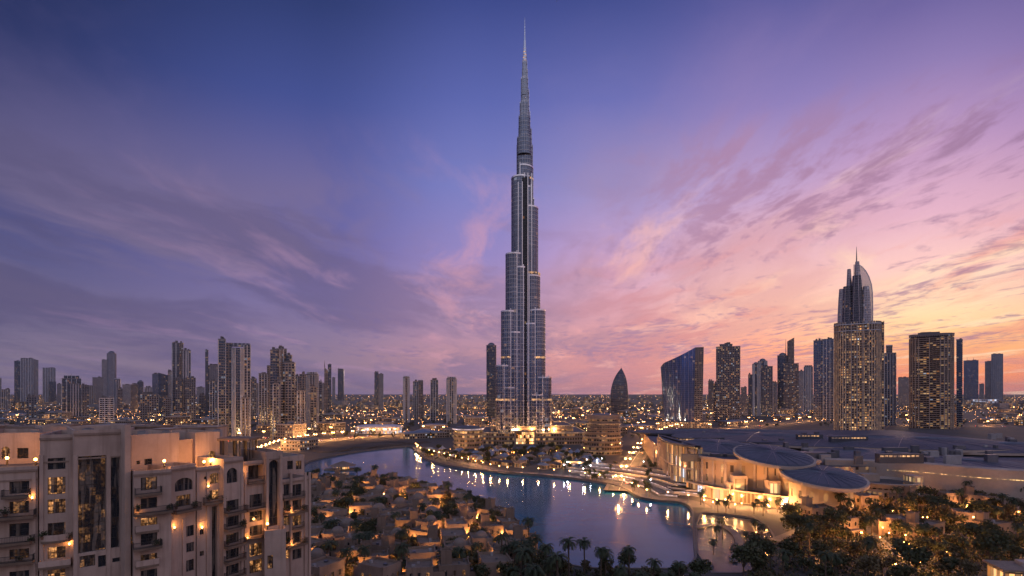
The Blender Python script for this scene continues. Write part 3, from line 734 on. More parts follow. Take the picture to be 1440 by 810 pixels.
# right skyline
tower('hazy lit grid tower with ragged top right of the blue slope-topped tower', 594, [sec(1007,1041,487,'grid',bands=BD,rz=0,roof=None), sec(1012,1030,484,'grid',k=.6,roof='plant'), sec(1003,1009,540,'grid',k=2)], group=GR)
tower('rounded twin dark towers stepping down to the left', 585, [sec(1052,1060,527,'dark',plan='round'), sec(1058,1068,512,'dark',plan='round',roof='dome',ribs=(7,1.2,.7)), sec(1066,1079,508,'dark',plan='round',roof='dome',ribs=(7,1.2,.7)), sec(1072,1086.5,516,'resid',bands=BD,dy=-10,k=.7)], group=GR)
tower('hooked-top tower with domed left shaft and curved fin', 585, [sec(1093,1108,500,'dark',plan='round',roof='dome'), sec(1107,1117,480,'brown',plan='round',k=1.2,roof=None,slope=10), sec(1102,1123,512,'grid',dy=-12,k=.7,bands=BD)], mast=[(1105,476)], group=GR)
tower('low grey shaft behind the hooked-top tower', 577, [sec(1123,1131,522,'pale')], group=GR)
tower('pale narrow tower with a pointed cap beside the grey slab', 580, [sec(1130.5,1143,516,'strip',ribs=(6,1.2,.7),roof='crown')], group=GR)
tower('tall grey slab tower with dark vertical centre left of the crowned hotel', 592, [sec(1144,1156,479,'blue',bands=BD), sec(1155,1158,479,'dark',k=4), sec(1157.5,1172,477.5,'blue',bands=BD,ribs=(7,1,.6))], group=GR)
tower('dark narrow tower with a brown upper block right of the crowned hotel', 598, [sec(1244,1260,497,'resid',k=.9,bands=BD,ribs=(5,.8,.6)), sec(1246,1255,487,'brown',k=.8,roof='frame')], group=GR)
tower('faint mauve block between the dark narrow tower and the wide banded tower', 575, [sec(1263,1278,531,'pale',bands=BD)], group=GR)
tower('wide banded tower of lit balconies with an overhanging flat roof', 603, [sec(1277,1343,474,'wide',k=.5,rz=-8,plan='round',bands=(3.4,.75,1.3,pier_b),ribs=(16,1.1,1.5,pier_b),roof=None), sec(1275.5,1345,470,'brown',k=.5,rz=-8,plan='round',z0=473,roof='plant')], group=GR)
tower('dark narrow slab at the right edge of the wide banded tower', 600, [sec(1345,1353.5,478,'dark',k=2.6,bands=BD)], group=GR)
tower('blue-black tower with one lit band and twin roof masts, far right', 569, [sec(1355,1376,507,'blue',bands=BD)], mast=[(1360,502),(1369,502)], group=GR)
tower('last tower at the far right, pale with a taller right half', 566, [sec(1385,1395,508,'pale',bands=BD), sec(1394,1410.5,498,'strip',bands=BD,ribs=(9,1.2,.7))], mast=[(1402,494)], group=GR)

# pointed sail tower: lofted oval sections
def sail():
    base = 584; Y = CZ*F/(base-HZ); X = (871.5-720)/F*Y; k = Y/F
    t = thing('tower', 'pointed dark sail tower with curved sides standing alone right of the huge tower', 'tower', (X,Y+9,0), -atan2(X,Y), GR)
    rows = [(584,860.5,883.5),(572,859.3,884.2),(560,859,884.2),(550,859.8,884),(541,861.5,883.2),(534,863.8,882),(528,866.8,880),(523,870,877.8),(519.5,872.8,876),(517.5,874.2,875)]
    S = [(ell((b-a)/2*k, (b-a)/2*k*.75, 28, ((a+b)/2-871.5)*k), ZY(y, Y)) for y, a, b in rows]
    S[0] = (S[0][0], 0)
    m = MB(); m.loft(S, facade('sail_glass', (.11,.105,.13), (.06,.08,.12), .08, bw=3, mu=.2, mv=.4, strength=1.2)); m.build('facade', t)
    b = MB()
    zs = frange(5, S[-2][1], 5)
    for z in zs:
        for (pa,za),(pb,zb) in zip(S, S[1:]):
            if za <= z < zb:
                f = (z-za)/(zb-za); P = [(p[0]+(q_[0]-p[0])*f, p[1]+(q_[1]-p[1])*f) for p, q_ in zip(pa, pb)]
                b.bands(P, [z], .6, .35, steel_d); break
    b.build('floor_banding', t)
    b = MB(); b.tube([(2.6*k,0,S[-1][1]-3),(2.7*k,0,S[-1][1]+5)], [.6,.2], steel_d); b.build('finial', t)
    b = MB(); b.prism([(-24,-20),(24,-20),(24,14),(-24,14)], 0, 5, F_lowd, rooffelt); b.build('podium', t)
    TOWERXY.append((X, Y, 40))
sail()

# blue tower with a concave front and a roof that climbs to the right
def blue_slab():
    base = 600; Y = CZ*F/(base-HZ); a0 = atan2(952-720, F); D = Y/cos(a0); X = Y*tan(a0)
    t = thing('tower', 'blue glass tower with curved front and roof sloping up to the right', 'tower', (X,Y,0), -a0, GR)
    def lx(px): return D*tan(atan2(px-720,F)-a0)
    N = 26; topL, topR = ZY(511,Y), ZY(489,Y)
    fb, ft, tops = [], [], []
    for i in range(N+1):
        s = i/N
        yb = -9*sin(pi*s)+ (5*(1-s))
        fb.append((lx(934)+(lx(976)-lx(934))*s, yb+2)); ft.append((lx(929)+(lx(978)-lx(929))*s, yb-1))
        z = topL+(topR-topL)*(s**1.25)
        if s < .14: z -= 6*(1-s/.14)**2
        tops.append(z)
    gm_ = facade('deep_blue_glass', (.12,.16,.3), (.07,.17,.50), .05, bw=3.4, mu=.06, mv=.12, strength=1.5, litlow=.22, gmetal=.7, grough=.12)
    bm_ = F_brown
    m = MB(); u = 0; rows = 6
    for i in range(N):
        L = hypot(fb[i+1][0]-fb[i][0], fb[i+1][1]-fb[i][1])
        for r in range(rows):
            def pt(j, q_):
                f = q_/rows; e = f**1.6
                return (fb[j][0]+(ft[j][0]-fb[j][0])*e, fb[j][1]+(ft[j][1]-fb[j][1])*e, tops[j]*f)
            A, B, Cc, Dd = pt(i,r), pt(i+1,r), pt(i+1,r+1), pt(i,r+1)
            m.face([A,B,Cc,Dd], gm_, [(u,A[2]),(u+L,B[2]),(u+L,Cc[2]),(u,Dd[2])])
        u += L
    m.build('facade', t)
    back = 34
    m = MB(); rb, rt = (lx(988), 10), (lx(990), 8)
    A0, A1 = fb[-1], ft[-1]
    L = hypot(rb[0]-A0[0], rb[1]-A0[1])
    m.face([(*A0,0),(*rb,0),(*rt,topR+1),(*A1,tops[-1])], F_brown, [(0,0),(L,0),(L,topR),(0,topR)])
    bl, br_ = (lx(936), back), (lx(988), back)
    m.face([(*rb,0),(*br_,0),(*br_,topR),(*rt,topR+1)], F_brown, [(0,0),(24,0),(24,topR),(0,topR)])
    m.face([(*br_,0),(*bl,0),(*bl,topL),(*br_,topR)], F_dark, [(0,0),(50,0),(50,topL),(0,topR)])
    m.face([(*bl,0),(*fb[0],0),(*ft[0],tops[0]),(*bl,topL)], F_dark, [(0,0),(34,0),(34,topL),(0,topL)])
    m.build('side_wall', t)
    m = MB(); P = [(*ft[i],tops[i]) for i in range(N+1)]+[(*rt,topR+1),(*br_,topR),(*bl,topL)]
    for i in range(1, len(P)-1): m.face([P[0],P[i],P[i+1]], rooffelt)
    m.build('roof', t)
    m = MB()
    for i in range(0, N+1, 1):
        A = Vector((*fb[i],0)); pts = []
        for r in range(rows+1):
            f = r/rows; e = f**1.6; pts.append((fb[i][0]+(ft[i][0]-fb[i][0])*e, fb[i][1]+(ft[i][1]-fb[i][1])*e-.15, tops[i]*f))
        m.tube(pts, .32, steel_d if i % 3 else metal_m, 4)
    m.build('ribbing', t)
    m = MB(); m.prism([(lx(925),-34),(lx(1000),-34),(lx(1000),-14),(lx(925),-14)], 0, 10, F_low, rooffelt); m.build('podium', t)
    TOWERXY.append((X, Y, 60))
blue_slab()

# crowned hotel tower
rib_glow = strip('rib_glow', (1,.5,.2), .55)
def hotel():
    base = 614; Y = CZ*F/(base-HZ); a0 = atan2(1208-720, F); D = Y/cos(a0); X = Y*tan(a0)
    t = thing('hotel_tower', 'crowned hotel tower of tan piers and lit balconies with a curved glass sail and mast', 'tower', (X+sin(a0)*18,Y+cos(a0)*18,0), -a0, GR)
    def lx(px): return D*tan(atan2(px-720,F)-a0)
    fm = facade('hotel_wall', (.36,.26,.2), (.05,.045,.05), .42, bw=3.1, fh=3.5, mu=.35, mv=.4, strength=1.8, litlow=.35, warm=.97)
    zb = ZY(456, Y)
    poly = rrect(lx(1238)-lx(1174), 36, 13, 7); cx = (lx(1174)+lx(1238))/2
    poly = [(x+cx, y) for x, y in poly]
    m = MB(); m.prism(poly, 0, zb, fm, rooffelt); m.build('facade', t)
    m = MB(); m.bands(poly, frange(3.5, zb-3, 3.5), .9, 1.0, pier_b); m.build('balcony_banding', t)
    m = MB(); m.ribs(poly, 6.2, 1.5, 1.7, 0, zb+4, pier_b, corners=True); m.build('ribbing', t)
    m = MB(); m.ribs(offset(poly, 1.3), 6.2, .34, .5, 2, zb-12, rib_glow, corners=True); m.build('added_rib_glow', t)  # emissive strips added on the ribs in place of gold light from below
    m = MB(); m.bands(poly, [zb], 1.2, 2.0, pier_m); m.bands(poly, [zb-9], .8, 1.9, pier_m); m.build('cornice', t)
    # right shoulder slab
    m = MB(); sp = [(lx(1236.5),-8),(lx(1243),-8),(lx(1243),14),(lx(1236.5),14)]; m.prism(sp, 0, ZY(453,Y), fm, rooffelt); m.ribs(sp, 5, 1.2, .7, 0, ZY(452,Y), pier_b, corners=True); m.build('side_tower', t)
    cd_ = facade('crown_dark_glass', (.16,.15,.18), (.06,.065,.09), .05, bw=2.4, fh=3.4, mu=.1, mv=.2, strength=1.0, gmetal=.8, grough=.15)
    cg = facade('crown_glass', (.46,.43,.46), (.26,.25,.30), .05, bw=2.4, fh=3.4, mu=.2, mv=.2, strength=1.0, gmetal=.6, grough=.2)
    def petal(a, b, top, ta, tb, dy, dep, nm='crown_petal', lean=0, mt=cg):
        z1 = ZY(top, Y)
        S = []
        for f in (0, .35, .7, .9, 1):
            e = f**1.8; xa, xb = lx(a)+(lx(ta)-lx(a))*e, lx(b)+(lx(tb)-lx(b))*e; w_ = max(.8, xb-xa); d_ = dep*(1-.3*e)
            S.append(([(x+(xa+xb)/2, y+dy+lean*e) for x, y in rrect(w_, d_, w_*.35, 4)], zb+(z1-zb)*f))
        mm = MB(); mm.loft(S, mt, steel_d); mm.build(nm, t)
        mm = MB(); 
        for i in range(0, len(S[0][0]), 3): mm.tube([(*P[i], z) for P, z in S], .35, metal_m, 4)
        mm.build('petal_edge', t)
    petal(1177.5, 1188, 402, 1180, 1188, 2, 20)
    petal(1184, 1200, 400, 1186, 1198, -8, 13, mt=cd_)
    petal(1189, 1200, 374, 1191.5, 1196, 1, 12)
    petal(1196, 1215, 386, 1199, 1211, -9, 14, mt=cd_)
    petal(1200, 1214, 364, 1203, 1208, 2, 12)
    petal(1211, 1226, 402, 1214, 1222, -7, 15)
    # curved sail screen behind the petals
    sg, st_, sb_ = newmat('sail_screen'); sb_.inputs['Base Color'].default_value = (.62,.55,.58,1); sb_.inputs['Roughness'].default_value = .25; sb_.inputs['Alpha'].default_value = .5
    m = MB(); k = D/F/cos(a0)*cos(a0)
    prof = [(1228,455),(1228,430),(1227.6,408),(1226,396),(1222.5,385),(1218,376.5),(1212.5,370),(1207,366)]
    xm = lx(1200)
    for (x0,y0),(x1,y1) in zip(prof, prof[1:]):
        z0_, z1_ = ZY(y0,Y), ZY(y1,Y)
        for yy in (8.0, 9.2):
            m.face([(xm,yy,z0_),(lx(x0),yy+4*sin((x0-1200)/28*1.5),z0_),(lx(x1),yy+4*sin((x1-1200)/28*1.5),z1_),(xm,yy,z1_)], sg, [(0,z0_),(lx(x0)-xm,z0_),(lx(x1)-xm,z1_),(0,z1_)])
    m.tube([(lx(x),8.6+4*sin((x-1200)/28*1.5),ZY(y,Y)) for x, y in prof], .7, metal_m, 5)
    m.build('glass_sail', t)
    m = MB(); z = ZY(364,Y); m.tube([(lx(1204.5),2,z-8),(lx(1204.5),2,z+6),(lx(1204.5),2,ZY(342,Y))], [1.0,.7,.2], steel_d); m.build('mast', t)
    m = MB(); m.prism([(lx(1160),-34),(lx(1262),-34),(lx(1262),-19.5),(lx(1160),-19.5)], 0, 7, F_low, rooffelt); m.build('podium', t)
    TOWERXY.append((X, Y, 60))
hotel()

# ------------------------------------------------------------------ the huge tower
def main_tower():
    base = 622; Y = CZ*F/(base-HZ); k = Y/F; X = (738-720)*k
    t = thing('skyscraper', 'huge needle-like stepped tower of steel and dark glass, by far the tallest', 'skyscraper', (X,Y,0), 0)
    gm = facade('main_glass', (.15,.16,.20), (.13,.16,.24), .012, bw=4.4, fh=3.4, mu=.10, mv=.16, strength=1.4, gmetal=.8, grough=.16, litlow=.42, wrough=.35, wmetal=.7)
    finm = mat('steel_fin', (.74,.72,.76), .26, .9, var=.15, scale=.05)
    fin2 = mat('grey_fin', (.42,.42,.47), .3, .85, var=.2, scale=.04)
    Z = lambda py: ZY(py, Y)
    def capsule(L, w, ang, n=9, c=(0,0)):
        P = []; d = Vector((cos(ang), sin(ang))); nn = Vector((-d.y, d.x)); r = w/2
        a = Vector(c)
        P.append(tuple(a-nn*r))
        for i in range(n+1):
            th = -pi/2+pi*i/n; q_ = a+d*(L-r)+d*r*cos(th)*.8+nn*r*sin(th); P.append(tuple(q_))
        P.append(tuple(a+nn*r)); return P
    A_L, A_R, A_B = radians(209), radians(-29), radians(90)
    def wing(ang, ext, w, top, rib=True, nm='wing'):
        # ext: screen extent in photo px from the axis
        L = (ext*k-.854*w/2)/abs(cos(ang))+w/2 if abs(cos(ang)) > .1 else ext*k
        P = capsule(L, w, ang); z1 = Z(top)
        m = MB(); m.prism(P, 0, z1, gm, steel_d); o = m.build(nm, t)
        b = MB(); b.bands(P, frange(3.4, min(z1-1, 190), 6.8), .5, .34, fin2); b.bands(P, frange(max(0, z1-46), z1-2, 5.1), .5, .34, fin2); b.bands(P, [z1-.3], 1.8, .5, finm); b.build('floor_fin', o)
        if rib:
            b = MB(); b.ribs(P, 6.5, .3, .3, 0, z1+1.6, fin2, corners=True); b.build('mullion', o)
        d = Vector((cos(ang), sin(ang))); nn = Vector((-d.y, d.x))
        for sg_ in (-1, 1):
            b = MB(); q_ = d*(L-w/2)+nn*sg_*(w/2+.35); b.box((q_.x-.42,q_.y-.42,0),(q_.x+.42,q_.y+.42,z1+3.5), finm); b.build('edge_fin', o)
        return o
    # left wing: tall inner shafts are wide, outer setbacks are narrower
    wing(A_L, 18.8, 23, 253); wing(A_L, 14, 29, 268)
    wing(A_L, 26.8, 20, 361); wing(A_L, 22.5, 26, 380)
    wing(A_L, 33, 17, 441);   wing(A_L, 29.5, 23.5, 470)
    wing(A_L, 40, 14.5, 516); wing(A_L, 36.5, 21.5, 546)
    # right wing
    wing(A_R, 11.8, 24, 237)
    wing(A_R, 18.5, 22, 295); wing(A_R, 14, 28, 312)
    wing(A_R, 21.2, 20, 391)
    wing(A_R, 28.2, 18.5, 439); wing(A_R, 24.5, 25, 458)
    wing(A_R, 36.2, 15.5, 532); wing(A_R, 33, 22.5, 556)
    # rear wing
    for e, w_, tp in ((20,22,280),(28,20,350),(34,18,420),(42,16,500)): wing(A_B, e, w_, tp, False)
    # dark recessed seam in the valley between the two front wings
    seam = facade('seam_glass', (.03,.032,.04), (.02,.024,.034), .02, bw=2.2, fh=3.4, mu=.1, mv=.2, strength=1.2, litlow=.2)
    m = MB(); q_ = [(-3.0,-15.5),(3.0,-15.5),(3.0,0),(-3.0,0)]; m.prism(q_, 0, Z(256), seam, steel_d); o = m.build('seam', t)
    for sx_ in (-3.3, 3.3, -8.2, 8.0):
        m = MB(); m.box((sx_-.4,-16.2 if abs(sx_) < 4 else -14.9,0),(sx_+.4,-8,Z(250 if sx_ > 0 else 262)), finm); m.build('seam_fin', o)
    # core and upper tiers
    tiers = [(11.2,0,205,1.2),(10.2,-.6,196,-1),(9.2,.4,182,.8),(8.2,-.5,166,-.8),(7.4,.3,158,.6),(6.8,-.4,146,0),(5.8,.4,128,.4),(5.0,-.4,112,-.3),(3.9,.1,100,0),(3.3,0,88,0)]
    prev = 622
    for i, (r, ox, tp, oy) in enumerate(tiers):
        P = rot(ell(r*k, r*k*.95, 20), i*.3); P = [(x+ox*k, y+oy*2) for x, y in P]
        m = MB(); zb = 0 if i == 0 else Z(tiers[i-1][2])-12*k*(1.2 if i < 6 else .6); m.prism(P, zb, Z(tp), gm, steel_d); o = m.build('upper_tier', t)
        b = MB(); b.bands(P, frange(max(zb+3.4, Z(tp)-60), Z(tp)-.6, 5.2), .5, .35, fin2); b.build('floor_fin', o)
        b = MB(); b.ribs(P, 4.2, .3, .3, zb, Z(tp)+2, finm if i > 3 else fin2, corners=True); b.build('mullion', o)
    # twisted cladding collars
    # spire
    m = MB(); m.tube([(0,0,Z(92)),(0,0,Z(74)),(0,0,Z(58)),(0,0,Z(50)),(0,0,Z(38)),(0,0,Z(25))], [2.9*k,2.2*k,1.5*k,.9*k,.55*k,.25*k], finm, 12); m.build('spire', t)
    m = MB()
    for y_ in (86,82,78,74,70,66,62,58): 
        r = (1.2+ (y_-58)/28*1.8)*k; m.lathe([(r,Z(y_)),(r*1.02,Z(y_)+.8)], strip_warm, 12)
    m.build('spire_light', t)
    # lit mechanical floors
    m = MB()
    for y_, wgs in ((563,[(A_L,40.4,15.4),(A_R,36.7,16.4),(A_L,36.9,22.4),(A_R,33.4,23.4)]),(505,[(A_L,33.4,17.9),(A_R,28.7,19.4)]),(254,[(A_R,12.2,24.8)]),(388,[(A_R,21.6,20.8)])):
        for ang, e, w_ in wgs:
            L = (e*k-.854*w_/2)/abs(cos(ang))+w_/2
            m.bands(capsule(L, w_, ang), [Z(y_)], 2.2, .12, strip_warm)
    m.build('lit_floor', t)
    # entrance pavilion between the wings
    TOWERXY.append((X, Y, 70))
    return X, Y, k
MX, MY, MK = main_tower()

hz = MB(); hb = 31000
hz.box((-hb,-6000,-4),(hb,hb,ZY(25,MY)+12), asphalt); o = hz.build('haze')
hm = bpy.data.materials.new('air'); hm.use_nodes = True; nt = hm.node_tree; nt.nodes.clear()
vo_ = nt.nodes.new('ShaderNodeVolumePrincipled'); vo_.inputs['Color'].default_value = (.82,.80,.88,1); vo_.inputs['Density'].default_value = HAZE; vo_.inputs['Anisotropy'].default_value = .2
ou = nt.nodes.new('ShaderNodeOutputMaterial'); nt.links.new(vo_.outputs[0], ou.inputs['Volume'])
o.data.materials.clear(); o.data.materials.append(hm); o['kind'] = 'stuff'; o['label'] = 'thin dusk haze over the whole city'
# ================================================================== BEIGE APARTMENT BUILDING (near left)
OX, OY = -62.0, 100.0
apt = thing('apartment_building', 'beige stepped apartment building with balconies and arched windows at the lower left', 'building', (OX, OY, 0))
AW = random.Random(5)
def bar_box(mb, a, b, up, r, m):   # square bar between two points
    a, b = Vector(a), Vector(b); d = (b-a).normalized(); s = d.cross(Vector(up)).normalized()*r; u = Vector(up).normalized()*r
    A = [a-s-u, a+s-u, a+s+u, a-s+u]; B = [b-s-u, b+s-u, b+s+u, b-s+u]
    for i in range(4): mb.face([A[i], A[(i+1)%4], B[(i+1)%4], B[i]], m)
    mb.face(A[::-1], m); mb.face(B, m)
class Bay:
    def __init__(s, p0, p1, Y0, Y1, top, depth=14, wall=stucco, zb=0.0, cap=True):
        s.A = Vector(((p0-720)/F*Y0-OX, Y0-OY)); s.B = Vector(((p1-720)/F*Y1-OX, Y1-OY))
        s.L = (s.B-s.A).length; s.t = (s.B-s.A)/s.L; s.n = Vector((s.t.y, -s.t.x)); s.depth = depth; s.wall = wall
        s.zb = zb; s.wins = []; s.cap = cap
        _, Ym, _ = s.at((p0+p1)/2, top); s.zt = CZ-(top-HZ)/F*Ym
    def at(s, px, py):
        k = (px-720)/F; A = s.A+Vector((OX,OY)); d = s.t
        u = (k*A.y-A.x)/(d.x-k*d.y); Y = A.y+d.y*u
        return u, Y, CZ-(py-HZ)/F*Y
    def P(s, u, z, out=0.0): q = s.A+s.t*u+s.n*out; return (q.x, q.y, z)
    def win(s, x0, y0, x1, y1, kind='d', arch=False, grid=(2,2), rec=.32):
        u0 = s.at(x0, y0)[0]; u1 = s.at(x1, y0)[0]; xm = (x0+x1)/2
        z1 = s.at(xm, y0)[2]; z0 = s.at(xm, y1)[2]
        s.wins.append((max(.15,u0), z0, min(s.L-.15,u1), z1, kind, arch, grid, rec)); return s
    def balcony(s, x0, x1, y, proj=1.4, rail='bars', round_=False):
        u0 = s.at(x0, y)[0]; u1 = s.at(x1, y)[0]; z = s.at((x0+x1)/2, y)[2]
        N = 10 if round_ else 1; edge = []
        for i in range(N+1):
            f = i/N; edge.append((u0+(u1-u0)*f, proj*(.55+.45*sin(pi*f)) if round_ else proj))
        m = MB(); loop = [(u0,.003)]+edge+[(u1,.003)]
        h = .38
        top = [s.P(u,z,o) for u,o in loop]; bot = [s.P(u,z-h,o*.94) for u,o in loop]
        for i in range(len(loop)):
            j = (i+1) % len(loop); m.face([bot[i],bot[j],top[j],top[i]], slab_m)
        m.face(top, slab_m); m.face(bot[::-1], slab_m)
        o = m.build('balcony', apt)
        r = MB()
        path = [(u0+.06,.01)]+[(u, q-.1) for u, q in edge]+[(u1-.06,.01)]
        if rail == 'bars':
            for (a,b) in zip(path, path[1:]):
                A, B = Vector(s.P(a[0],z,a[1])), Vector(s.P(b[0],z,b[1])); L = (B-A).length
                if L < .05: continue
                for zz in (.12, .98): bar_box(r, A+Vector((0,0,zz)), B+Vector((0,0,zz)), (0,0,1), .035, rail_m)
                k = max(1, int(L/.16))
                for i in range(k+1):
                    q_ = A+(B-A)*i/k; bar_box(r, q_+Vector((0,0,.12)), q_+Vector((0,0,.98)), (s.t.x,s.t.y,0), .016, rail_m)
        else:
            for (a,b) in zip(path, path[1:]):
                A, B = Vector(s.P(a[0],z+.002,a[1])), Vector(s.P(b[0],z+.002,b[1])); 
                if (B-A).length < .05: continue
                nn = Vector((s.n.x,s.n.y,0))*.08
                r.face([A+nn,B+nn,B+nn+Vector((0,0,.9)),A+nn+Vector((0,0,.9))], s.wall); r.face([B-nn,A-nn,A-nn+Vector((0,0,.9)),B-nn+Vector((0,0,.9))], s.wall)
                r.face([A+nn+Vector((0,0,.9)),B+nn+Vector((0,0,.9)),B-nn+Vector((0,0,.9)),A-nn+Vector((0,0,.9))], s.wall)
        if r.f: r.build('railing', o)
        return s
    def done(s):
        m = MB(); wl = s.wall; pan = []
        W_ = [w for w in s.wins if w[2]-w[0] > .2 and w[3] > s.zb+.3 and w[3] < s.zt-.05]
        us = sorted({0.0, s.L, *[w[0] for w in W_], *[w[2] for w in W_]}); zs = sorted({s.zb, s.zt, *[max(s.zb+.05,w[1]) for w in W_], *[w[3] for w in W_]})
        for u0, u1 in zip(us, us[1:]):
            z_run = None
            for z0, z1 in zip(zs, zs[1:]):
                um, zm = (u0+u1)/2, (z0+z1)/2
                if any(w[0] < um < w[2] and w[1] < zm < w[3] for w in W_): continue
                m.face([s.P(u0,z0),s.P(u1,z0),s.P(u1,z1),s.P(u0,z1)], wl)
        d = s.depth
        m.face([s.P(s.L,s.zb),s.P(s.L,s.zb,-d),s.P(s.L,s.zt,-d),s.P(s.L,s.zt)], wl)
        m.face([s.P(0,s.zb,-d),s.P(0,s.zb),s.P(0,s.zt),s.P(0,s.zt,-d)], wl)
        m.face([s.P(s.L,s.zb,-d),s.P(0,s.zb,-d),s.P(0,s.zt,-d),s.P(s.L,s.zt,-d)], wl)
        # roof deck a little below the parapet
        pw, pd = .28, .9
        if s.cap:
            ins = [(pw,-pw),(s.L-pw,-pw),(s.L-pw,-d+pw),(pw,-d+pw)]; out = [(0,0),(s.L,0),(s.L,-d),(0,-d)]
            for i in range(4):
                j = (i+1)%4
                m.face([s.P(out[i][0],s.zt,out[i][1]),s.P(out[j][0],s.zt,out[j][1]),s.P(ins[j][0],s.zt,ins[j][1]),s.P(ins[i][0],s.zt,ins[i][1])], wl)
                m.face([s.P(ins[j][0],s.zt-pd,ins[j][1]),s.P(ins[i][0],s.zt-pd,ins[i][1]),s.P(ins[i][0],s.zt,ins[i][1]),s.P(ins[j][0],s.zt,ins[j][1])], wl)
            m.face([s.P(a,s.zt-pd,b) for a,b in ins], rooffelt)
            # coping
            for (a,b) in (((-.06,.06),(s.L+.06,-.34)),):
                pass
        for (u0,z0,u1,z1,kind,arch,grid,rec) in W_:
            z0 = max(s.zb+.05, z0)
            for q_ in ([(u0,z0,0),(u0,z1,0),(u0,z1,-rec),(u0,z0,-rec)],[(u1,z0,-rec),(u1,z1,-rec),(u1,z1,0),(u1,z0,0)],[(u0,z1,0),(u1,z1,0),(u1,z1,-rec),(u0,z1,-rec)],[(u0,z0,-rec),(u1,z0,-rec),(u1,z0,0),(u0,z0,0)]):
                m.face([s.P(*p) for p in q_], wl)
            if arch:
                w_ = (u1-u0)/2; cu = (u0+u1)/2; ry = min(w_, (z1-z0)*.45); N = 8
                for sgn in (-1, 1):
                    pts = [(cu+sgn*w_*cos(pi/2*i/N), z1-ry+ry*sin(pi/2*i/N)) for i in range(N+1)]
                    corner = (cu+sgn*w_, z1)
                    for a, b in zip(pts, pts[1:]):
                        tri = [s.P(corner[0],corner[1],.002), s.P(a[0],a[1],.002), s.P(b[0],b[1],.002)]
                        m.face(tri if sgn < 0 else tri[::-1], wl)
                        sq = [s.P(a[0],a[1],.002), s.P(a[0],a[1],-rec+.03), s.P(b[0],b[1],-rec+.03), s.P(b[0],b[1],.002)]
                        m.face(sq, wl)
            pan.append((u0,z0,u1,z1,kind,grid,rec))
        m.build('wall', apt)
        for (u0,z0,u1,z1,kind,grid,rec) in pan:
            fr = MB(); y = -rec+.06; t_ = .06
            def bx(a,b,c,dd):
                for P4 in ([(a,b,y),(c,b,y),(c,dd,y),(a,dd,y)],[(a,b,y-.08),(a,b,y),(a,dd,y),(a,dd,y-.08)],[(c,b,y),(c,b,y-.08),(c,dd,y-.08),(c,dd,y)],[(a,dd,y),(c,dd,y),(c,dd,y-.08),(a,dd,y-.08)],[(a,b,y-.08),(c,b,y-.08),(c,b,y),(a,b,y)]):
                    fr.face([s.P(*p) for p in P4], frame_m)
            bx(u0,z0,u0+t_,z1); bx(u1-t_,z0,u1,z1); bx(u0+t_,z0,u1-t_,z0+t_); bx(u0+t_,z1-t_,u1-t_,z1)
            for i in range(1, grid[0]): q_ = u0+(u1-u0)*i/grid[0]; bx(q_-.035,z0+t_,q_+.035,z1-t_)
            for i in range(1, grid[1]):
                zq = z0+(z1-z0)*i/grid[1]
                for j in range(grid[0]):
                    a = u0+(u1-u0)*j/grid[0]; b = u0+(u1-u0)*(j+1)/grid[0]; bx(a+.065,zq-.03,b-.065,zq+.03)
            o = fr.build('window', apt)
            pn = MB(); yy = -rec+.01; pn.face([s.P(u0,z0,yy),s.P(u1,z0,yy),s.P(u1,z1,yy),s.P(u0,z1,yy)], dict(d=pane_dark,m=pane_dim,l=pane_lit)[kind], [(0,0),(u1-u0,0),(u1-u0,z1-z0),(0,z1-z0)])
            pn.build('pane', o)
        return s
bA = Bay(-90,53,84,89,658)
for y0,y1,k in ((677,694,'d'),(705,722,'m'),(736,754,'d'),(772,786,'m'),(803,820,'d')): bA.win(13,y0,41,y1,k); bA.win(-45,y0,-15,y1,'d')
bA.balcony(5,44,696.5,1.2); bA.balcony(-60,52,727,1.7); bA.balcony(-60,50,764,1.6,round_=True); bA.balcony(-60,50,791,1.5)
bA.done()
bB = Bay(56,103,89,91,611)
for y0,y1,k in ((644,660,'d'),(671,695,'l'),(702,722,'l'),(735,754,'m'),(769,785,'l'),(801,818,'l')): bB.win(67,y0,92,y1,k)
bB.balcony(59,101,758,1.5,'solid',round_=True); bB.balcony(57,102,793,1.5,'solid')
bB.done()
bC = Bay(103.5,176,89.5,94,604)
bC.win(110,641,149,776,'m',grid=(4,10),rec=.6); bC.win(156,643,172,770,'d',grid=(2,9),rec=.5)
bC.win(112,781,134,797,'m'); bC.win(158,784,173,790,'d',grid=(2,1)); bC.win(138,781,149,797,'d')
bC.done()
Bay(175.5,184,92.5,93.2,597.5,depth=6).done()
bD = Bay(184.5,252,98,104,610,depth=16)
bD.win(203,645,214,654,'d'); bD.win(192,648,197,653,'d',grid=(1,1)); bD.done()
bD2 = Bay(188,241,92.5,96,661,depth=8)
for y0,y1,k in ((671,689,'m'),(700,715,'d'),(728,743,'l'),(750,766,'d'),(779,790,'m'),(801,816,'d')): bD2.win(198,y0,221,y1,k)
bD2.balcony(189,226,693,1.3); bD2.balcony(187,241,719,1.6); bD2.balcony(190,222,745,1.1,'solid'); bD2.balcony(186,226,768,1.6); bD2.balcony(190,222,793,1.2,'solid')
bD2.done()
bE = Bay(240,275,97,101,654,depth=12)
bE.win(246,672,271,690,'d',arch=True,grid=(4,2)); bE.win(248,696,268,712,'m',grid=(3,2))
bE.balcony(240,275,716,1.8)
for y0,y1 in ((739,754),(763,776),(787,803)): bE.win(262,y0,273,y1,'d')
bE.done()
bF0 = Bay(247,275,106,109,618,depth=10); bF0.done()
bF1 = Bay(274.5,309,108,112,607.5,depth=12); bF1.win(293,634,303,648,'l',arch=True); bF1.done()
bF = Bay(275.5,316,101.5,106,655,depth=9)
